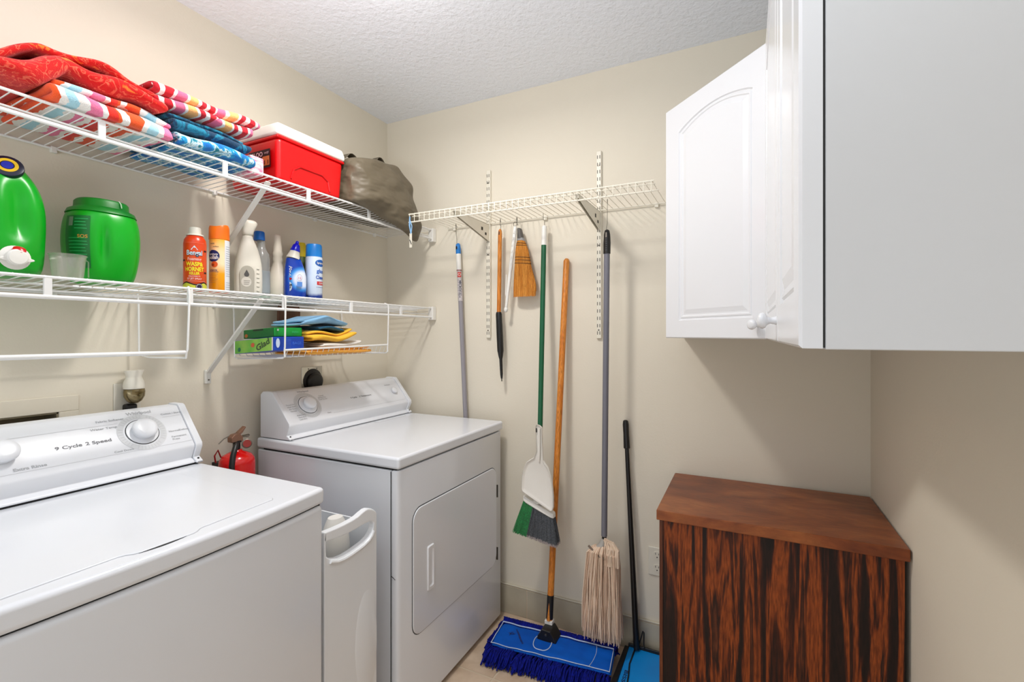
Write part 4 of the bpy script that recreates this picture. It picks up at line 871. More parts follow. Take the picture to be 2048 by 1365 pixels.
mb.prism(q, lambda p: (0.046, p[0], p[1]), lambda p: (0.056, p[0], p[1])); obj('board', mb, mat('brown_board', (112, 70, 42), 0.6, c2=(96, 62, 44), vs=10), t, bevel=0.003)
def cloth(name, label, m, y0, y1, x0, x1, zb, zt, layers, seed, warp, amp=0.004, solid=0.004):
    return towel(name, label, m, y0, y1, x0, x1, zb, zt, layers, seed, amp, warp, 'cloth', solid, 20, 'cleaning cloths in the basket')
def flat(nm, c1, c2=None): return uvmat(nm, [(0, c1), (1, c2 or tuple(int(v*0.92) for v in c1))], 20, 0, pat='noise', bump=0.4)
cloth('cleaning_cloth', 'orange and yellow cloth lowest in the basket pile', flat('cloth_orange', (240, 150, 50), (244, 190, 80)), 1.235, 1.56, 0.10, 0.300, zf_+0.001, zf_+0.026, 3, 21, lambda p, t: Vector((p.x, p.y, max(zf_+0.004, p.z))), solid=0.0075)
cloth('cleaning_cloth', 'white cloth folded between the yellow cloths', flat('cloth_white', (236, 232, 226)), 1.30, 1.50, 0.10, 0.296, zf_+0.027, zf_+0.044, 2, 23, lambda p, t: p+Vector((0, 0, 0.012*max(0, (p.y-1.42)/0.08))), solid=0.0075)
cloth('cleaning_cloth', 'bright yellow folded cloth under the light blue cloth', flat('cloth_yellow', (248, 200, 60), (240, 176, 40)), 1.243, 1.458, 0.10, 0.298, zf_+0.050, zf_+0.090, 3, 25, lambda p, t: p+Vector((0.004*math.sin(p.y*40), 0, 0.006*math.sin((p.y-1.25)*34)+0.016*max(0, (p.y-1.38)/0.08)-0.010*max(0, (1.31-p.y)/0.07)*0)), amp=0.006, solid=0.011)
cloth('cleaning_cloth', 'dark teal cloth peeking out under the light blue cloth', flat('cloth_teal', (22, 96, 124), (14, 70, 100)), 1.29, 1.425, 0.14, 0.286, zf_+0.094, zf_+0.108, 2, 27, lambda p, t: p+Vector((0, 0, 0.005*math.sin((p.y-1.30)*40))), solid=0.006)
def w_blue(p, t):
    k = max(0, 1-abs(p.y-1.325)/0.11); p.z += (0.030*k-0.006)*(0.35+0.65*t)+0.003; p.x -= 0.018*(1-k); return p
cloth('cleaning_cloth', 'light blue cloth heaped on top of the basket pile', flat('cloth_blue', (150, 196, 226), (120, 172, 214)), 1.228, 1.44, 0.12, 0.292, zf_+0.108, zf_+0.128, 2, 29, w_blue, 0.007, solid=0.009)

# ================================================================ wall fittings on the left wall
t = thing('power_outlet', 'square chrome dryer outlet with black plug above the dryer console', 'outlet', (0, 1.506, 1.12))
mb = MB(); mb.box(0.0, 0.004, 1.450, 1.562, 1.055, 1.172); obj('cover_plate', mb, CHROME, t, bevel=0.002)
mb = MB(); mb.lathe([(0.050, 0), (0.050, 0.001), (0.043, 0.0045)], (0.0041, 1.508, 1.112), M=Matrix.Rotation(PI/2, 3, 'Y'), n=30); 
obj('socket_ring', mb, BLACK, t)
mb = MB(); R = [[Vector((0.006+q, 1.510+s_*0.036*math.cos(a_), 1.108+s_*(0.042 if math.sin(a_) < 0 else 0.032)*math.sin(a_))) for a_ in [k*2*PI/28 for k in range(28)]] for q, s_ in ((0, 1.14), (0.010, 1.14), (0.020, 1.08), (0.024, 0.85))]
mb.rings(R); obj('plug', mb, BLACK, t, sub=1)
for yy, zz in ((1.485, 1.162), (1.53, 1.162)):
    mb = MB(); mb.lathe([(0.003, 0), (0.002, 0.002)], (0.0042, yy, zz), M=Matrix.Rotation(PI/2, 3, 'Y'), n=10); obj('screw', mb, STEEL, t)
t = thing('wall_outlet', 'white outlet plate with plug-in air freshener and black plug behind washer', 'outlet', (0, 0.80, 1.12))
mb = MB(); mb.box(0.0, 0.005, 0.762, 0.835, 1.045, 1.165); obj('cover_plate', mb, IVORY, t, bevel=0.002)
mb = MB(); mb.box(0.005, 0.030, 0.782, 0.815, 1.040, 1.1000); obj('plug', mb, BLACK, t, bevel=0.007, seg=3)
t = thing('air_freshener', 'white plug-in air freshener with glass refill above black plug', 'air freshener', (0.04, 0.80, 1.12))
mb = MB(); R = []
for z_, rx, ry, ox in ((1.148, 0.024, 0.026, 0.033), (1.156, 0.025, 0.027, 0.033), (1.170, 0.023, 0.025, 0.033), (1.180, 0.017, 0.021, 0.033), (1.186, 0.015, 0.020, 0.033), (1.198, 0.016, 0.024, 0.034), (1.205, 0.016, 0.026, 0.034)):
    R.append(sell(ox, 0.802, z_, rx, ry, 2.4, 30))
mb.rings(R); obj('body', mb, IVORY, t, angle=70)
mb = MB(); mb.rings([sell(0.033, 0.803, z_, rx, rx*1.12, 2, 28) for z_, rx in ((1.1465, 0.0240), (1.138, 0.0255), (1.124, 0.0245), (1.110, 0.018), (1.103, 0.010))]); obj('glass_refill', mb, mat('brown_glass', (150, 136, 104), 0.08, metal=0.75, c2=(96, 84, 50), vs=30), t)

# --- fire extinguisher
ex, ey = 0.115, 1.082
t = thing('fire_extinguisher', 'small red fire extinguisher on the wall behind the washer', 'fire extinguisher', (ex, ey, 0.5))
mb = MB(); mb.lathe([(0.045, 0.50), (0.056, 0.51), (0.058, 0.53), (0.058, 0.858), (0.055, 0.873), (0.046, 0.886), (0.030, 0.895), (0.018, 0.900), (0.015, 0.906)], (ex, ey, 0), n=36); obj('cylinder', mb, REDP, t, angle=60)
BR = mat('bronze_metal', (150, 112, 92), 0.35, metal=0.7)
mb = MB(); mb.lathe([(0.012, 0.906), (0.012, 0.93), (0.016, 0.931), (0.016, 0.938)], (ex, ey-0.002, 0), n=18); obj('valve_neck', mb, BLACK, t)
mb = MB(); q = [(-0.030, 0.934), (-0.031, 0.952), (-0.020, 0.962), (-0.002, 0.964), (0.012, 0.950), (0.012, 0.934)]
mb.prism(q, lambda p: (ex-0.012, ey+p[0]+0.002, p[1]), lambda p: (ex+0.014, ey+p[0]+0.002, p[1])); obj('valve_body', mb, BR, t, bevel=0.003)
mb = MB(); q = [(-0.005, 0.964), (0.014, 0.978), (0.022, 0.984), (0.024, 0.980), (0.012, 0.964), (0.004, 0.958)]
mb.prism(q, lambda p: (ex-0.009, ey+p[0]+0.004, p[1]), lambda p: (ex+0.009, ey+p[0]+0.004, p[1])); obj('squeeze_lever', mb, BR, t, bevel=0.001)
mb = MB(); mb.tube([(ex+0.01, ey+0.014, 0.949), (ex+0.01, ey+0.036, 0.947), (ex+0.01, ey+0.040, 0.950), (ex+0.01, ey+0.036, 0.953), (ex+0.01, ey+0.014, 0.953)], 0.0022, 6); obj('pull_pin', mb, STEEL, t)
mb = MB(); mb.lathe([(0.0165, -0.004), (0.0165, 0.006), (0.015, 0.007)], (ex+0.016, ey+0.026, 0.922), n=24, M=Matrix.Rotation(PI/2.4, 3, 'Y') @ Matrix.Rotation(0.5, 3, 'X')); ga = obj('pressure_gauge', mb, STEEL, t)
mb = MB(); mb.lathe([(0.0135, 0.0072), (0.013, 0.0078)], (ex+0.016, ey+0.026, 0.922), n=24, M=Matrix.Rotation(PI/2.4, 3, 'Y') @ Matrix.Rotation(0.5, 3, 'X')); obj('gauge_face', mb, P((150, 40, 34)), ga)
mb = MB(); mb.tube([(ex+0.012, ey-0.008, 0.930), (ex+0.022, ey-0.020, 0.922), (ex+0.030, ey-0.034, 0.895), (ex+0.038, ey-0.044, 0.86), (ex+0.044, ey-0.046, 0.82), (ex+0.046, ey-0.046, 0.70), (ex+0.046, ey-0.046, 0.6)], [0.0075, 0.009, 0.0095, 0.0095, 0.0095, 0.0095, 0.0085], 10); obj('hose', mb, BLACK, t)
mb = MB(); mb.tube([(ex-0.02, ey-0.064, 0.87), (ex-0.02, ey-0.068, 0.895), (ex-0.02, ey-0.056, 0.912), (ex-0.02, ey-0.046, 0.885), (ex-0.02, ey-0.035, 0.885)], 0.0028, 6); obj('strap_hook', mb, P((150, 10, 14), 0.3), t)
mb = MB(); mb.tube([(ex-0.0, ey-0.03, 0.958), (ex, ey-0.048, 0.952), (ex, ey-0.066, 0.938)], 0.0018, 6); obj('wire_clip', mb, STEEL, t)
mb = MB(); mb.box(0.0, ex-0.055, ey-0.02, ey+0.02, 0.55, 0.85); obj('wall_bracket', mb, BLACK, t, bevel=0.002)

# ================================================================ wall cabinets
def door_geo(w_, h_, th, M, sx0=0.052, sx1=None, zb=0.057, zs=0.667, za=0.699):
    """slab door with a routed arched panel; local (s right->left, d outward, z up)"""
    sx1 = sx1 or w_-0.068; N = 18
    def loop(i_):
        a, b = sx0+i_, sx1-i_; pts = [(a, zb+i_), (b, zb+i_), (b, zs-i_*0.6)]
        for k in range(1, N): tq = k/N; x_ = b+(a-b)*tq; pts.append((x_, zs-i_*0.8+(za-zs)*math.sin(PI*tq)**0.8))
        pts.append((a, zs-i_*0.6)); return pts
    bm = bmesh.new()
    O = [(0.003, 0.003), (w_-0.003, 0.003), (w_-0.003, h_-0.003), (0.003, h_-0.003)]
    def mk(pts, d_): return [bm.verts.new((p[0], d_, p[1])) for p in pts]
    def cyc(vs): return [bm.edges.new((vs[i], vs[(i+1) % len(vs)])) for i in range(len(vs))]
    vo = mk(O, th); L0 = mk(loop(0), th)
    bmesh.ops.triangle_fill(bm, use_beauty=True, edges=cyc(vo)+cyc(L0))
    prev = L0
    for i_, d_ in ((0.003, th-0.004), (0.006, th-0.0045), (0.009, th-0.002), (0.013, th-0.002), (0.016, th-0.0045), (0.020, th-0.0045), (0.034, th-0.0008)):
        cur = mk(loop(i_), d_)
        for k in range(len(cur)): k2 = (k+1) % len(cur); bm.faces.new((prev[k], prev[k2], cur[k2], cur[k]))
        prev = cur
    bm.faces.new(prev)
    O2 = [(0, 0), (w_, 0), (w_, h_), (0, h_)]; v2 = mk(O2, th-0.003); v3 = mk(O2, 0)
    for A_, B_ in ((vo, v2), (v2, v3)):
        for k in range(4): bm.faces.new((A_[k], A_[(k+1) % 4], B_[(k+1) % 4], B_[k]))
    bm.faces.new(v3); bm.verts.index_update()
    mb = MB(); mb.add([M @ v.co for v in bm.verts], [tuple(v.index for v in f_.verts) for f_ in bm.faces]); bm.free(); return mb
def frame(o, s, d): s, d = Vector(s).normalized(), Vector(d).normalized(); return Matrix.Translation(o) @ Matrix((s, d, Vector((0, 0, 1)))).transposed().to_4x4()
def knob(o, d, parent, m=CABW, k=0.82):
    Mk = Vector(d).to_track_quat('Z', 'Y').to_matrix(); mb = MB()
    mb.lathe([(0.009, 0), (0.0075, 0.004), (0.0062, 0.012), (0.009, 0.017), (0.0145, 0.020), (0.0165, 0.025), (0.0155, 0.030), (0.011, 0.034), (0.001, 0.0355)], o, M=Mk*k); obj('knob', mb, m, parent, angle=70)
zc0, zc1 = 1.305, 2.067
A_ = Vector((1.7995, 1.368, 0)); e_ = Vector((-0.70711, 0.70711, 0)); n_ = Vector((-0.70711, -0.70711, 0)); wd = 0.419
c1 = thing('wall_cabinet', 'white corner wall cabinet with a diagonal arched door', 'cabinet', (1.85, 1.7, zc0))
B_ = A_+e_*wd
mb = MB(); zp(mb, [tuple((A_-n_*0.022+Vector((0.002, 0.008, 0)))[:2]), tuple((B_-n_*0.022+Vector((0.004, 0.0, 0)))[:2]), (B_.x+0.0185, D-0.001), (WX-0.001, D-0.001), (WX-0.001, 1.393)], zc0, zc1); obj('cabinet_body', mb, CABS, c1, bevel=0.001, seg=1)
M = frame(A_-n_*0.020+Vector((0, 0, zc0)), e_, n_)
dr = obj('cabinet_door', door_geo(wd, zc1-zc0, 0.020, M), CABW, c1, angle=10); knob(A_+e_*0.034+Vector((0, 0, 1.343)), n_, dr)
c2 = thing('wall_cabinet', 'white wall cabinet nearest the camera on the right wall', 'cabinet', (1.97, 0.95, zc0))
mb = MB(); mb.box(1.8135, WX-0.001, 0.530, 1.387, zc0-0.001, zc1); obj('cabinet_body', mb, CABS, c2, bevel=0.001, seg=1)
for y0_, y1_, kx in ((0.530, 0.862, None), (0.866, 1.383, 0.900)):
    M = frame(Vector((1.8115, y0_, zc0)), (0, 1, 0), (-1, 0, 0)); dr = obj('cabinet_door', door_geo(y1_-y0_, zc1-zc0, 0.0195, M, sx0=0.055, sx1=(y1_-y0_)-0.055), CABW, c2, angle=10)
    if kx: knob(Vector((1.7925, kx, 1.341)), (-1, 0, 0), dr)
mb = MB(); mb.box(1.8108, 1.8140, 0.5312, 1.385, zc0+0.001, zc1-0.001); obj('door_gap', mb, BLACK, c2, smooth=False)

# ================================================================ wooden cabinet
def woodmat(name, cols, sc, dist, rough, coat=0.15, fine=None, fs=0.75):
    m = bpy.data.materials.new(name); m.use_nodes = True; nt = m.node_tree; b = nt.nodes['Principled BSDF']
    tc = nt.nodes.new('ShaderNodeTexCoord'); mp = nt.nodes.new('ShaderNodeMapping'); mp.inputs['Scale'].default_value = sc
    nt.links.new(tc.outputs['Object'], mp.inputs[0])
    n1 = nt.nodes.new('ShaderNodeTexNoise'); n1.inputs['Scale'].default_value = 1.0; n1.inputs['Detail'].default_value = 5; n1.inputs['Distortion'].default_value = dist; n1.inputs['Roughness'].default_value = 0.6
    nt.links.new(mp.outputs[0], n1.inputs['Vector'])
    r = nt.nodes.new('ShaderNodeValToRGB'); cr = r.color_ramp
    while len(cr.elements) < len(cols): cr.elements.new(0.5)
    for e, (p_, c) in zip(cr.elements, cols): e.position = p_; e.color = lin(c)
    nt.links.new(n1.outputs[0], r.inputs[0])
    mp2 = nt.nodes.new('ShaderNodeMapping'); mp2.inputs['Scale'].default_value = fine or (tuple(v*9 for v in sc[:2])+(sc[2]*7,))
    nt.links.new(tc.outputs['Object'], mp2.inputs[0]); n2 = nt.nodes.new('ShaderNodeTexNoise'); n2.inputs['Scale'].default_value = 1.0; n2.inputs['Detail'].default_value = 3
    nt.links.new(mp2.outputs[0], n2.inputs['Vector']); r2 = nt.nodes.new('ShaderNodeValToRGB'); r2.color_ramp.elements[0].position = 0.35; r2.color_ramp.elements[1].position = 0.6
    r2.color_ramp.elements[0].color = (0.35, 0.33, 0.32, 1); r2.color_ramp.elements[1].color = (1, 1, 1, 1); nt.links.new(n2.outputs[0], r2.inputs[0])
    mx = nt.nodes.new('ShaderNodeMix'); mx.data_type = 'RGBA'; mx.blend_type = 'MULTIPLY'; mx.inputs[0].default_value = fs
    nt.links.new(r.outputs[0], mx.inputs[6]); nt.links.new(r2.outputs[0], mx.inputs[7]); nt.links.new(mx.outputs[2], b.inputs['Base Color']); b.inputs['Specular IOR Level'].default_value = 0.3
    b.inputs['Roughness'].default_value = rough; b.inputs['Coat Weight'].default_value = coat; b.inputs['Coat Roughness'].default_value = 0.3
    return m
VEN = woodmat('rosewood_veneer', [(0.34, (24, 12, 9)), (0.44, (36, 17, 11)), (0.48, (76, 32, 13)), (0.51, (132, 60, 20)), (0.55, (154, 74, 26)), (0.585, (98, 43, 16)), (0.61, (40, 19, 12)), (0.68, (104, 52, 26))], (24, 24, 1.5), 0.5, 0.5, coat=0.0, fine=(210, 210, 26))
TOPW = woodmat('cherry_top', [(0.3, (106, 50, 24)), (0.5, (138, 72, 34)), (0.7, (164, 96, 48))], (2.2, 5, 5), 1.8, 0.36, fine=(24, 130, 30), fs=0.35)
t = thing('wooden_cabinet', 'low dark rosewood cabinet with reddish brown top in the right corner', 'cabinet', (1.81, 1.77, 0))
mb = MB(); mb.box(1.493, 2.127, 1.545, 1.988, 0.730, 0.762); obj('cabinet_top', mb, TOPW, t, bevel=0.002)
mb = MB(); mb.box(1.502, 2.118, 1.556, 1.984, 0.0, 0.7295); obj('cabinet_body', mb, VEN, t, bevel=0.001)
mb = MB(); mb.box(1.501, 1.511, 1.553, 1.5565, 0.0, 0.729); obj('edge_strip', mb, woodmat('edge_wood', [(0.3, (90, 44, 22)), (0.7, (130, 70, 36))], (20, 20, 2), 0.5, 0.5), t, smooth=False)
# back wall outlet
t = thing('wall_outlet', 'white double outlet low on the back wall beside wooden cabinet', 'outlet', (1.42, D, 0.38))
mb = MB(); mb.box(1.386, 1.458, D-0.005, D, 0.326, 0.442); obj('cover_plate', mb, mat('almond_plate', (226, 221, 206), 0.4), t, bevel=0.0025)
for z in (0.358, 0.411):
    mb = MB(); mb.lathe([(0.017, 0), (0.0165, 0.0015)], (1.422, D-0.005, z), n=24, M=Matrix.Rotation(PI/2, 3, 'X')); so = obj('socket_face', mb, MATS['almond_plate'], t)
    mb = MB(); mb.box(1.4145, 1.4163, D-0.0072, D-0.0064, z+0.002, z+0.010); mb.box(1.4270, 1.4288, D-0.0072, D-0.0064, z+0.002, z+0.009); mb.lathe([(0.0025, 0), (0.0025, 0.0006)], (1.4215, D-0.0066, z-0.008), n=8, M=Matrix.Rotation(PI/2, 3, 'X')); obj('socket_slots', mb, DARK, so, smooth=False)

# ================================================================ hooks and hanging tools
def hook(x0, z1, x1, lab, y=1.962):
    mb = MB(); zt = bz+0.004
    pts = [(x0-0.006, y+0.012, bz-0.006), (x0-0.006, y+0.008, zt+0.003), (x0-0.003, y, zt+0.006), (x0, y-0.006, zt), (x0+(x1-x0)*0.3, y-0.006, bz-0.025), (x0+(x1-x0)*0.7+0.002, y-0.004, z1+0.035), (x1, y-0.004, z1+0.010), (x1+0.003, y-0.002, z1-0.001), (x1, y+0.004, z1-0.004), (x1-0.005, y+0.006, z1+0.002)]
    o = obj('wire_hook', mb.tube(pts, 0.0011, 6), STEEL, loc=(x0, y, z1)); return tag(o, lab, 'hook', 'wire hooks under the back shelf')
# blue tipped pole
t = thing('mop_pole', 'grey pole with blue and white top hanging at the left, behind dryer', 'pole', (0.5, 1.972, 0.4))
XA = lambda z: 0.476+(1.757-z)*0.0515
pp = lambda z: (XA(z), 1.972, z)
mb = MB(); mb.tube([pp(1.764), pp(1.759), pp(1.745), pp(1.712)], [0.006, 0.0105, 0.0125, 0.0125], 16); tip = obj('blue_tip', mb, mat('blue_tip', (24, 124, 206), 0.4), t)
mb = MB(); mb.tube([(XA(1.742)-0.001, 1.9592, 1.742+q) for q in (-0.008, 0.006)], 0.0035, 8); obj('hang_hole', mb, DARK, tip)
mb = MB(); mb.tube([pp(1.712), pp(1.635)], 0.0125, 16); obj('white_collar', mb, WHITEP, t)
mb = MB(); mb.tube([pp(1.635), pp(1.480)], 0.0122, 16); sl_ = obj('label_sleeve', mb, mat('sleeve_print', (176, 168, 170), 0.4, c2=(206, 200, 200), vs=150), t)
fn = cyl_fn(XA(1.6), 1.972, 0, 0.0122, camang(XA(1.6), 1.972)); 
obj('red_print', rect_patch(cyl_fn(XA(1.61), 1.972, 0, 0.0125, camang(0.48, 1.972)), -0.009, 0.009, 1.596, 1.622, 6), P((206, 70, 60)), sl_); obj('red_band', rect_patch(cyl_fn(XA(1.63), 1.972, 0, 0.0125, camang(0.48, 1.972)), -0.018, 0.018, 1.628, 1.632, 8), P((150, 90, 84)), sl_)
lettering('O', 0.02, P((236, 200, 190)), sl_, cyl_fn(XA(1.61), 1.972, 0, 0.0135, camang(0.48, 1.972)), v0=1.609); lettering('MICROFIBER', 0.017, P((96, 96, 108)), sl_, cyl_fn(XA(1.54), 1.972, 0, 0.0130, camang(0.48, 1.972)), v0=1.538, rot=-PI/2, sx=0.9)
mb = MB(); mb.tube([pp(1.480), pp(0.35)], 0.0112, 16); obj('pole', mb, mat('grey_pole', (150, 146, 152), 0.4), t)
hook(0.470, 1.745, 0.476, 'wire hook holding the blue-tipped grey pole', 1.966)
# bottle brush
t = thing('dusting_brush', 'long orange wooden handle with tapering black bristle brush', 'brush', (0.718, 1.955, 1.1))
WO = woodmat('orange_wood', [(0.3, (214, 120, 40)), (0.5, (226, 140, 54)), (0.7, (234, 154, 68))], (60, 60, 4), 0.4, 0.4)
q = lambda z: (0.719-(1.80-z)*0.018 if z > 1.42 else 0.712+(1.42-z)*0.05, 1.955, z)
mb = MB(); mb.tube([q(1.808), q(1.80), q(1.785), q(1.41)], [0.003, 0.008, 0.0095, 0.0100], 14); obj('handle', mb, WO, t)
mb = MB(); mb.tube([(q(1.79)[0], 1.9455, 1.795), (q(1.79)[0], 1.9455, 1.780)], 0.0022, 6); obj('hang_hole', mb, DARK, t)
mb = MB()
mb.tube([q(1.42), q(1.41), q(1.30), q(1.24), q(1.215), q(1.20), q(1.13), q(1.11)], [0.012, 0.0145, 0.0155, 0.0150, 0.011, 0.0075, 0.0065, 0.004], 12); obj('brush_core', mb, BLACK, t)
mb = MB()
for k in range(2200):
    z = random.uniform(1.11, 1.42); rr = 0.0185 if z > 1.25 else (0.0185-(1.25-z)/0.04*0.008 if z > 1.21 else 0.0105); a_ = random.uniform(0, 2*PI); c_ = Vector(q(z)); d_ = Vector((math.cos(a_), math.sin(a_), random.uniform(-0.3, 0.1)))
    s_ = Vector((-d_.y, d_.x, 0))*0.0005; p0 = c_+d_*rr*0.5; p1 = c_+d_*rr*random.uniform(0.9, 1.05)
    mb.add([p0-s_, p0+s_, p1], [(0, 1, 2)])
obj('bristles', mb, BLACK, t, smooth=False, stuff=True)
mb = MB(); mb.tube([q(1.11), q(1.097)], 0.0022, 6); obj('brush_tip', mb, DARK, t)
hook(0.719, 1.792, 0.719, 'wire hook holding the orange-handled bottle brush')
# white stick
t = thing('plastic_stick', 'thin white ribbed plastic stick with ball end beside the whisk broom', 'stick', (0.78, 1.94, 1.42))
a_, b_ = Vector((0.803, 1.945, 1.812)), Vector((0.754, 1.945, 1.425))
L_ = lambda s_: a_+(b_-a_)*s_
mb = MB(); mb.tube([L_(0), L_(0.02), L_(0.5), L_(0.53)], [0.004, 0.0085, 0.009, 0.0075], 10); st_ = obj('upper_grip', mb, WHITEP, t)
for i in range(6):
    mb = MB(); mb.tube([L_(0.06+i*0.075)+Vector((0, -0.006, 0)), L_(0.09+i*0.075)+Vector((0, -0.006, 0))], 0.005, 8); obj('rib', mb, WHITEP, st_)
mb = MB(); mb.tube([L_(0.53), L_(0.6), L_(0.97)], [0.0075, 0.0085, 0.0065], 10); obj('lower_rod', mb, WHITEP, t)
mb = MB(); mb.tube([L_(0.955), L_(0.965), L_(0.985), L_(1.01), L_(1.02)], [0.003, 0.008, 0.010, 0.007, 0.002], 12); obj('ball_end', mb, WHITEP, t)
mb = MB(); mb.tube([L_(0.62)+Vector((-0.016, 0, 0.02)), L_(0.62)+Vector((-0.017, 0, -0.02)), L_(0.80)+Vector((-0.011, 0, 0)), L_(0.86)], 0.0022, 8); obj('side_wire', mb, WHITEP, t)
mb = MB(); mb.tube([L_(0)+Vector((0.008*math.cos(k*2*PI/12), -0.003, 0.008+0.010*math.sin(k*2*PI/12))) for k in range(13)], 0.0013, 6); obj('hang_ring', mb, STEEL, t)
hook(0.803, 1.822, 0.806, 'wire hook holding the white stick and whisk broom')
# whisk broom
t = thing('whisk_broom', 'small straw whisk broom with grey cap and dark stitching', 'whisk broom', (0.84, 1.96, 1.49))
def sec(z, hw_, xc, dp=0.016): return [Vector((xc+hw_*math.copysign(abs(math.cos(a__))**0.8, math.cos(a__)), 1.962+dp*math.sin(a__), z)) for a__ in [k*2*PI/24 for k in range(24)]]
STRAW = woodmat('straw', [(0.3, (176, 100, 28)), (0.5, (214, 138, 52)), (0.7, (232, 162, 74))], (160, 160, 5), 0.2, 0.8, 0)
mb = MB(); mb.rings([sec(1.802, 0.007, 0.816), sec(1.797, 0.010, 0.817), sec(1.77, 0.014, 0.820), sec(1.744, 0.018, 0.823, 0.014)]); obj('cap', mb, mat('dark_grey_cap', (88, 84, 80), 0.5), t)
mb = MB(); mb.rings([sec(1.757, 0.0175, 0.822, 0.0145), sec(1.742, 0.0195, 0.823, 0.0155)]); obj('cap_band', mb, P((150, 150, 150)), t)
prof_ = [(1.745, 0.0180, 0.823), (1.73, 0.024, 0.825), (1.70, 0.032, 0.828), (1.66, 0.037, 0.831), (1.62, 0.042, 0.834), (1.58, 0.050, 0.839), (1.54, 0.056, 0.843), (1.515, 0.057, 0.843), (1.500, 0.053, 0.841), (1.496, 0.045, 0.838)]
mb = MB(); mb.rings([sec(z_, h_, x_, 0.016) for z_, h_, x_ in prof_]); obj('straw_body', mb, STRAW, t)
mb = MB()
for k in range(900):
    tq = random.uniform(-1, 1); fb = random.choice((-1, 1)); dep = 0.0165*math.sqrt(max(0, 1-tq*tq))
    z0_ = random.uniform(1.55, 1.735); ln = random.uniform(0.03, 0.06); z1_ = max(1.491, z0_-ln)
    def at(z):
        for i in range(len(prof_)-1):
            if prof_[i][0] >= z >= prof_[i+1][0]:
                u = (prof_[i][0]-z)/(prof_[i][0]-prof_[i+1][0]); return prof_[i][1]+(prof_[i+1][1]-prof_[i][1])*u, prof_[i][2]+(prof_[i+1][2]-prof_[i][2])*u
        return 0.050, 0.840
    h0, x0_ = at(z0_); h1, x1_ = at(z1_)
    if k % 3 == 0: z0_, z1_ = 1.53, random.uniform(1.486, 1.492); h0, x0_ = at(1.53); h1, x1_ = 0.055, 0.842
    p0 = Vector((x0_+tq*h0, 1.962-dep-0.0003, z0_)); p1 = Vector((x1_+tq*h1, 1.962-dep-0.0009, z1_)); s_ = Vector((0.0006, 0, 0)); mb.add([p0-s_, p0+s_, p1+s_, p1-s_], [(0, 1, 2, 3)])
obj('straws', mb, STRAW, t, smooth=False, stuff=True)
for z_, h_, x_ in ((1.733, 0.0235, 0.825), (1.723, 0.026, 0.826), (1.668, 0.037, 0.831), (1.655, 0.0385, 0.832), (1.640, 0.041, 0.833)):
    s__ = sec(z_, h_, x_, 0.0172); mb = MB(); mb.tube([p+Vector((0, 0, -0.10*(p.x-x_))) for p in s__]+[s__[0]], 0.0011, 5); obj('stitching', mb, P((40, 18, 14)), t)
# green broom
CP = Vector((1.746, 0, 1.319))
def lean(p):   # the broom hangs out over the wooden mop handle that leans behind it
    return CP+(p-CP)*((1.957-0.095*max(0, 1.8-p.z))/1.957)
WARP = lean
t = thing('broom', 'green-handled broom hanging upside with green and charcoal angled bristles', 'broom', (0.93, 1.955, 0.4))
q = lambda z: (0.9405-(1.80-z)*0.0222, 1.957, z)
mb = MB(); mb.tube([q(1.803), q(1.798), q(1.715)], [0.006, 0.0115, 0.0122], 14); obj('white_tip', mb, WHITEP, t)
mb = MB(); mb.tube([q(1.716), q(0.62)], 0.0115, 14); obj('green_pole', mb, mat('green_pole', (6, 92, 56), 0.35), t)
hd0, hd1 = Vector((0.842, 1.957, 0.572)), Vector((0.990, 1.957, 0.514))
mb = MB(); mb.rings([[p+Vector((0, y_*sc, z_)) for y_, z_ in ((-0.022, -0.010), (0.022, -0.010), (0.018, 0.014), (-0.018, 0.014))] for p, sc in ((hd0, 0.7), (hd0+(hd1-hd0)*0.12, 1), (hd0+(hd1-hd0)*0.5, 1.05), (hd0+(hd1-hd0)*0.9, 1), (hd1, 0.7))]); obj('broom_head', mb, WHITEP, t, bevel=0.005)
mb = MB(); mb.tube([q(0.64), q(0.60), (0.910, 1.957, 0.562)], [0.014, 0.0145, 0.024], 14); obj('head_socket', mb, WHITEP, t)
bt0, bt1 = Vector((0.793, 1.953, 0.420)), Vector((1.012, 1.953, 0.388))
for nm, a0_, a1_, m_, cnt in (('bristles', 0.02, 0.34, mat('green_bristle', (10, 132, 60), 0.5, c2=(4, 90, 40), vs=200), 900), ('bristles', 0.34, 0.98, mat('charcoal_bristle', (76, 80, 86), 0.5, c2=(44, 48, 54), vs=200), 1700)):
    mb = MB(); mt = MB()
    for k in range(cnt):
        s_ = random.uniform(a0_, a1_); yy = random.uniform(-0.017, 0.017); p0 = hd0+(hd1-hd0)*s_+Vector((0, yy, -0.008)); s2 = min(1, max(0, s_+random.gauss(0, 0.012)))
        p1 = bt0+(bt1-bt0)*s2+Vector((random.gauss(0, 0.001), yy*1.7, random.uniform(-0.005, 0.004))); w_ = Vector((0.0009, 0.0003, 0)); pm = p0+(p1-p0)*0.93
        mb.add([p0-w_, p0+w_, pm+w_, pm-w_], [(0, 1, 2, 3)]); (mt if cnt > 1000 else mb).add([pm-w_, pm+w_, p1+w_*0.5, p1-w_*0.5], [(0, 1, 2, 3)])
    obj(nm, mb, m_, t, smooth=False, stuff=True)
    if cnt > 1000: obj('bristle_tips', mt, mat('grey_tip', (156, 146, 144), 0.6), t, smooth=False, stuff=True)
WARP = None
hook(0.936, 1.792, 0.941, 'wire hook holding the green broom handle')
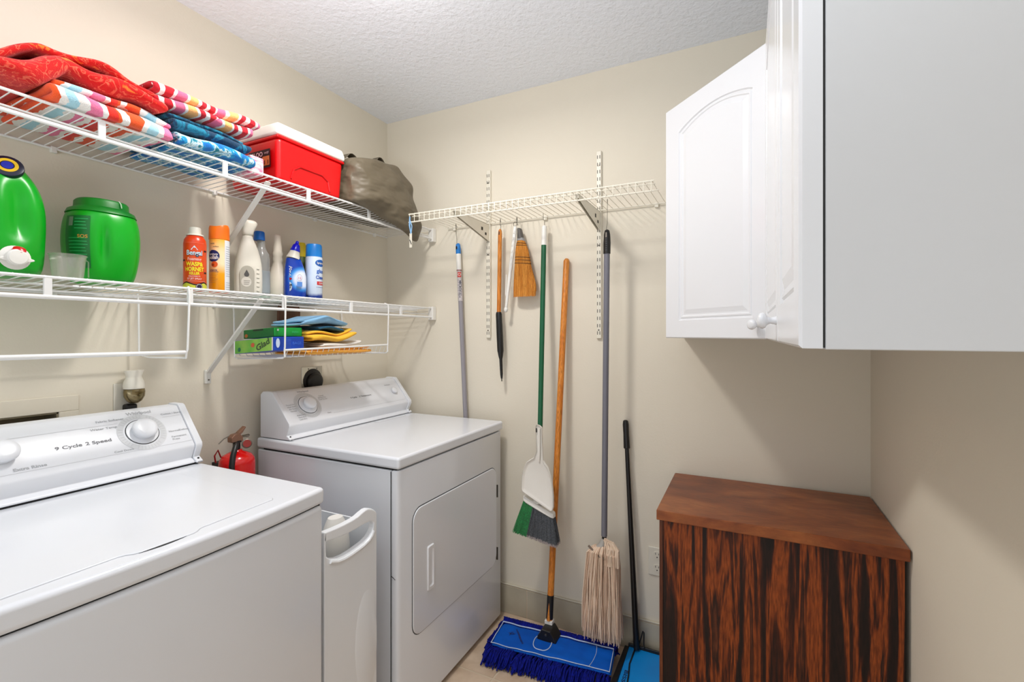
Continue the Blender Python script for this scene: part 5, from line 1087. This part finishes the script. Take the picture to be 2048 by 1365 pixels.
# white dustpan clipped on the broom
WARP = lean
t = thing('dustpan', 'white hand dustpan clipped on the green broom handle', 'dustpan', (0.94, 1.93, 0.55))
yp = 1.925
def ctr(z): return 0.928+ (0.915-z)*0.02
outl = [(-0.014, 0.912), (-0.008, 0.918), (0.006, 0.914), (0.015, 0.906), (0.016, 0.85), (0.018, 0.765), (0.026, 0.752), (0.040, 0.735), (0.052, 0.70), (0.060, 0.66), (0.064, 0.61), (0.063, 0.565), (0.058, 0.548), (0.048, 0.545), (-0.084, 0.612), (-0.088, 0.622), (-0.084, 0.68), (-0.074, 0.72), (-0.060, 0.748), (-0.046, 0.758), (-0.036, 0.765), (-0.024, 0.772), (-0.012, 0.80), (-0.013, 0.86)]
outl = [(ctr(z)+u, z) for u, z in outl]; cxp, czp = 0.93, 0.67
bm = bmesh.new()
hl = [(0.985-0.028*0, 0)]  # placeholder
mb = MB(); n_o = len(outl)
def shr(k_, dy): return [Vector((cxp+(x_-cxp)*k_ if z_ < 0.78 else x_+(0.002 if x_ < ctr(z_) else -0.002)*(1-k_)*10, yp+dy, czp+(z_-czp)*k_ if z_ < 0.78 else z_)) for x_, z_ in outl]
R = [shr(1.0, 0.004), shr(1.0, -0.006), shr(0.97, -0.008), shr(0.90, -0.002), shr(0.84, 0.000)]
mb.rings(R, True, True); obj('pan', mb, mat('dustpan_white', (232, 228, 220), 0.35, var=0.02), t, angle=60)
mb = MB(); mb.tube([(ctr(0.8)+0.001, yp-0.004, 0.90), (ctr(0.8)+0.001, yp-0.006, 0.80), (ctr(0.76), yp-0.006, 0.758)], [0.0055, 0.0065, 0.004], 8); obj('handle_rib', mb, MATS['dustpan_white'], t)
mb = MB(); mb.tube([(ctr(0.88)-0.0095, yp-0.0066, 0.902), (ctr(0.88)-0.0095, yp-0.0066, 0.884)], 0.0022, 6); obj('hang_hole', mb, DARK, t)
WARP = None
# wooden dust mop
t = thing('dust_mop', 'blue dust mop with fringe and orange wooden handle leaning on the wall', 'mop', (1.03, 1.8, 0))
h0, h1 = Vector((1.036, 1.985, 1.652)), Vector((1.005, 1.858, 0.115))
hh = lambda s_: h0+(h1-h0)*s_
mb = MB(); mb.tube([hh(0), hh(0.003), hh(0.008), hh(1)], [0.006, 0.011, 0.0135, 0.0135], 16); obj('wooden_handle', mb, WO, t)
mb = MB(); mb.tube([hh(0.935), hh(0.998)], 0.0145, 14); obj('black_sleeve', mb, BLACK, t)
mb = MB(); q_ = [hh(0.95)+Vector((0.0, -0.0150, 0)), hh(0.985)+Vector((0, -0.0152, 0))]; mb.tube([hh(0.94)+Vector((0, -0.0125, 0)), hh(0.975)+Vector((0, -0.0115, 0)), hh(1.0)+Vector((0, -0.010, 0))], [0.0015, 0.004, 0.0085], 8); obj('wood_insert', mb, WO, t)
mb = MB(); mb.box(h1.x-0.017, h1.x+0.017, h1.y-0.014, h1.y+0.014, 0.098, 0.114); obj('white_clamp', mb, WHITEP, t, bevel=0.002)
mb = MB(); mb.prism([(-0.020, 0.10), (0.018, 0.10), (0.034, 0.078), (0.044, 0.062), (0.042, 0.054), (-0.040, 0.054), (-0.038, 0.07), (-0.026, 0.085)], lambda p: (1.012+p[0], 1.800, p[1]), lambda p: (1.010+p[0], 1.868, p[1])); sw = obj('swivel', mb, BLACK, t, bevel=0.003)
mb = MB(); mb.lathe([(0.005, 0), (0.004, 0.003)], (1.012, 1.7995, 0.083), n=12, M=Matrix.Rotation(PI/2, 3, 'X')); obj('swivel_rivet', mb, STEEL, sw)
BLUF = mat('blue_canvas', (0, 92, 196), 0.75, c2=(0, 78, 176), vs=10, bump=0.5, bs=25, spec=0.2)
c00, c10, c11, c01 = Vector((0.806, 1.694, 0.050)), Vector((1.296, 1.745, 0.050)), Vector((1.279, 1.880, 0.054)), Vector((0.789, 1.846, 0.054))
def pad(u, v): return (c00*(1-u)+c10*u)*(1-v)+(c01*(1-u)+c11*u)*v
mb = MB(); nu, nv = 40, 12
for jv in range(nv+1):
    for iu in range(nu+1):
        u, v = iu/nu, jv/nv; p = pad(u, v); cr_ = min(1, min(u, 1-u)*30, min(v, 1-v)*9)
        if u < 0.1:
            e_u = (0.1-u)/0.1; vv = v-0.5; p += (pad(0.5, 0.5)-p).normalized()*0.012*e_u*(abs(vv)*2)**3
        p.z += 0.004*noise.noise(Vector((u*9, v*4, 0)))-0.008*(1-cr_)+0.002; mb.v.append(tuple(p))
for jv in range(nv):
    for iu in range(nu): a__ = jv*(nu+1)+iu; mb.f.append((a__, a__+1, a__+nu+2, a__+nu+1)); mb.mi.append(0)
padz = lambda u, v: (pad(u, v)+Vector((0, 0, 0.004*noise.noise(Vector((u*9, v*4, 0)))+0.0035)))
obj('canvas_pad', mb, BLUF, t, solid=0.003)
def seam(pts, nm='white_seam', r_=0.0017):
    mb = MB(); mb.tube([padz(*p) for p in pts], r_, 6); obj(nm, mb, mat('pale_blue_thread', (190, 206, 232), 0.7), t)
seam([(0.01+0.98*i/30, 0.97) for i in range(31)], r_=0.0026); seam([(0.01+0.98*i/30, 0.03+0.0*i) for i in range(31)])
seam([(0.012, 0.03+0.94*i/8) for i in range(9)], r_=0.002); seam([(0.988, 0.03+0.94*i/8) for i in range(9)]); seam([(0.83+0.03*math.sin(i/8*2.5), 0.03+0.94*i/8) for i in range(9)], r_=0.0012)
mb = MB(); mb.tube([padz(0.42+0.075*math.copysign(abs(math.cos(k*2*PI/28))**0.7, math.cos(k*2*PI/28)), 0.66-0.27+0.30*math.sin(k*2*PI/28)+0.10)+Vector((0, 0, 0.002)) for k in range(29)], 0.0019, 6); obj('swivel_loop', mb, MATS['pale_blue_thread'], t)
lettering('XL', 0.022, P((14, 30, 90)), t, lambda u, v: padz(0.14+u/0.49, 0.55+v/0.15)+Vector((0, 0, 0.001)), rot=0.6); 
for i in range(3): lettering('WASH LOOSE', 0.010, P((14, 40, 110)), t, lambda u, v: padz(0.19+0.022*i+u/0.49, 0.62-0.1*i+v/0.15)+Vector((0, 0, 0.001)), rot=-1.0)
mb = MB(); FR = mat('royal_fringe', (6, 24, 142), 0.85, c2=(2, 12, 98), vs=120, spec=0.2)
def strand(p0, d_, L__, r_=0.0032, drop=0.03):
    e = p0+d_*L__; mid = p0+d_*L__*0.5+Vector((0, 0, 0.006)); e.z = max(0.005, p0.z-drop)
    mb.tube([p0, mid, e-Vector((0, 0, 0))], [r_, r_*1.1, r_*0.8], 5)
for k in range(620):
    u = random.uniform(0, 1); lay = random.random()
    if k % 5 < 3: p0 = pad(u, 0.02)+Vector((0, 0.01*lay, -0.006-0.02*lay)); d_ = Vector((random.gauss(0.12*(u-0.5), 0.10), -1, 0)).normalized(); L__ = random.uniform(0.055, 0.082)
    elif k % 5 == 3: p0 = pad(u, 0.98)+Vector((0, -0.004, -0.004-0.02*lay)); d_ = Vector((random.gauss(0, 0.2), 1, 0)).normalized(); L__ = random.uniform(0.022, 0.040)
    else:
        s_ = random.choice((0,)); v = random.uniform(0, 1); p0 = pad(0.005, v)+Vector((0.005, 0, -0.006-0.02*lay)); d_ = Vector((-1, random.gauss((v-0.5)*1.2, 0.2), 0)).normalized(); L__ = random.uniform(0.018, 0.036)
    strand(p0, d_, L__, drop=random.uniform(0.008, 0.045))
for k in range(320):
    u = random.uniform(0, 1); p0 = pad(u, 0.97)+Vector((0, 0, -0.002)); a__ = random.uniform(0.3, 1.2); mb.tube([p0, p0+Vector((random.gauss(0, 0.006), 0.012, 0.010)), p0+Vector((random.gauss(0, 0.010), 0.030, 0.006)), p0+Vector((0, 0.042, -0.010)), p0+Vector((0, 0.044, -0.04))], 0.0036, 5)
obj('fringe', mb, FR, t, stuff=True)
# cotton mop
WARP = lambda p: CP+(p-CP)*(1.875/1.957)
t = thing('string_mop', 'cotton string mop with grey pole and black grip', 'mop', (1.215, 1.955, 0.03))
q = lambda z: (1.2250-(1.752-z)*0.0095, 1.957, z)
mb = MB(); mb.tube([q(1.756), q(1.752), q(1.735), q(1.70), q(1.655)], [0.005, 0.010, 0.0135, 0.0155, 0.0150], 14); gr = obj('black_grip', mb, BLACK, t)
mb = MB(); mb.tube([q(1.742), q(1.722)][0:1]+[q(1.722)], 0.003, 6); mb.v = [(v[0], v[1]-0.0135, v[2]) for v in mb.v]; obj('hang_hole', mb, P((170, 160, 150)), gr)
for i in range(6):
    mb = MB(); mb.box(q(1.7)[0]-0.002, q(1.7)[0]+0.004, 1.9405, 1.9425, 1.712-i*0.009, 1.715-i*0.009); obj('grip_notch', mb, P((70, 70, 72)), gr, smooth=False)
mb = MB(); mb.tube([q(1.655), q(0.468)], 0.0125, 14); obj('grey_pole', mb, mat('slate_pole', (116, 116, 126), 0.4), t)
mb = MB(); mb.tube([q(0.470), q(0.452)], 0.0100, 12); obj('collar', mb, BLACK, t)
mb = MB(); mb.tube([q(0.455), (1.206, 1.955, 0.43), (1.200, 1.955, 0.415)], [0.012, 0.016, 0.022], 12); obj('mop_socket', mb, P((176, 172, 166)), t)
mb = MB(); mb.tube([(1.152, 1.932, 0.425), (1.18, 1.926, 0.405), (1.21, 1.924, 0.388), (1.245, 1.926, 0.382)], 0.0045, 8); obj('clamp_bar', mb, P((120, 104, 90)), t)
mb = MB(); mb2 = MB()
for k in range(330):
    s_ = random.uniform(-1, 1); dp = random.uniform(-1, 1); top = Vector((1.212+s_*0.045, 1.955+dp*0.018, 0.428-abs(s_)*0.012)); p = [top]
    w1, w2 = 1.208+s_*0.064, 1.213+s_*0.082; yb = 1.950+dp*0.032
    ph = random.uniform(0, 6); am = random.uniform(0.001, 0.004); zb2 = random.uniform(0.022, 0.075)+0.012*abs(s_)
    p.append(Vector((1.210+s_*0.060, 1.952+dp*0.034-0.004, 0.405)))
    for i in range(1, 7):
        tq = i/6; z = 0.40+(zb2-0.40)*tq; p.append(Vector((w1+(w2-w1)*tq+am*math.sin(ph+tq*7)-0.006*tq, yb+am*math.cos(ph+tq*6), z)))
    p = [Vector((v.x, min(v.y, 1.99), v.z)) for v in p]
    (mb if k % 2 else mb2).tube(p, [0.0025]*(len(p)-1)+[0.0015], 5)
C1 = mat('cotton_cream', (240, 216, 192), 0.95, var=0.06, vs=40, bump=0.6, bs=300); C2 = mat('cotton_tan', (226, 194, 168), 0.95, var=0.08, vs=40, bump=0.6, bs=300)
obj('cotton_strands', mb, C1, t, stuff=True); obj('cotton_strands', mb2, C2, t, stuff=True)
mb = MB()
for k in range(60):
    s_ = random.uniform(-0.2, 1); a0_ = Vector((1.215+s_*0.02, 1.955, 0.447)); mb.tube([a0_, Vector((1.225+s_*0.030, 1.935+random.uniform(-0.01, 0.01), 0.462-0.008*s_)), Vector((1.235+s_*0.046, 1.925+random.uniform(-0.008, 0.01), 0.43)), Vector((1.232+s_*0.050, 1.925+random.uniform(-0.006, 0.01), 0.36))], 0.0028, 5)
obj('cotton_loops', mb, C1, t, stuff=True)
WARP = None
hook(1.252, 1.730, 1.246, 'wire hook holding the string mop grip', 1.872)
# blue dustpan with long handle
t = thing('dustpan', 'bright blue floor dustpan with black rim and long black handle', 'dustpan', (1.38, 1.85, 0))
CY = mat('cyan_plastic', (0, 140, 220), 0.4, c2=(0, 132, 212), vs=6)
def dp(x, y): return 0.012+(y-1.64)/(1.955-1.64)*0.022
x0_, x1_, y0_, y1_ = 1.318, 1.488, 1.60, 1.955
mb = MB(); mb.add([(x0_, y0_, 0.004), (x1_, y0_, 0.004), (x1_, y1_, 0.004), (x0_, y1_, 0.004), (x0_, y0_, dp(0, y0_)), (x1_, y0_, dp(0, y0_)), (x1_, y1_, dp(0, y1_)), (x0_, y1_, dp(0, y1_))], [(0, 3, 2, 1), (4, 5, 6, 7), (0, 1, 5, 4), (1, 2, 6, 5), (2, 3, 7, 6), (3, 0, 4, 7)]); obj('pan', mb, CY, t, bevel=0.001, seg=1)
mb = MB(); mb.box(x0_-0.004, x1_, y1_+0.0005, y1_+0.008, 0.004, dp(0, y1_)+0.012); mb.box(x0_-0.020, x0_-0.0005, y0_, y1_+0.008, 0.004, 0.030); obj('black_rim', mb, BLACK, t, bevel=0.002, seg=2)
mb = MB(); mb.tube([(1.343, y1_, dp(0, y1_)+0.002), (1.340, 1.86, dp(0, 1.86)+0.0015), (1.349, 1.80, dp(0, 1.80)+0.0015), (1.362, 1.66, dp(0, 1.66)+0.0015), (1.364, 1.61, dp(0, 1.61)+0.0015)], 0.0032, 6); obj('centre_rib', mb, BLACK, t)
mb = MB(); mb.tube([(1.355, 1.950, 0.04), (1.362, 1.955, 0.07), (1.372, 1.962, 0.108), (1.376, 1.962, 0.104), (1.376, 1.958, 0.06), (1.380, 1.952, 0.04)], 0.0026, 8); obj('black_loop', mb, BLACK, t)
lettering('BISSELL', 0.030, P((8, 40, 90)), t, lambda u, v: Vector((1.336+v*0.62, 1.765-u, dp(0, 1.765-u)+0.0008)), sx=1.25)
p0, p1 = Vector((1.296, 1.984, 0.958)), Vector((1.350, 1.945, 0.040)); hh2 = lambda s_: p0+(p1-p0)*s_
mb = MB(); mb.tube([hh2(0.12), hh2(1)], [0.0085, 0.0125], 14); obj('black_pole', mb, BLACK, t)
mb = MB(); mb.tube([hh2(0), hh2(0.004), hh2(0.02), hh2(0.06), hh2(0.125), hh2(0.13)], [0.006, 0.0105, 0.0125, 0.0118, 0.0135, 0.009], 14); obj('black_grip', mb, BLACK, t)
# blue strap with tag at the left end of the back shelf
t = thing('hanging_tag', 'light blue loop with small clear tag on the back shelf corner', 'tag', (0.41, 1.68, 1.75))
mb = MB(); mb.tube([(0.4135, by0-0.0075, bz-0.012), (0.412, by0-0.008, bz-0.05), (0.420, by0-0.008, bz-0.09)], [0.003, 0.0035, 0.0022], 6); mb.tube([(0.4145, by0-0.0065, bz-0.030), (0.4245, by0-0.007, bz-0.055), (0.421, by0-0.008, bz-0.088)], 0.0022, 6); obj('blue_strap', mb, P((130, 176, 216)), t)
mb = MB(); mb.box(0.412, 0.426, by0-0.009, by0-0.008, bz-0.150, bz-0.086); obj('clear_tag', mb, mat('tag_plastic', (222, 216, 200), 0.3), t, bevel=0.0003, seg=1)
mb = MB(); mb.tube([(0.415, by0-0.0105, bz-0.115), (0.418, by0-0.0105, bz-0.122), (0.424, by0-0.0105, bz-0.135)], 0.0015, 6); obj('tag_pin', mb, DARK, t)
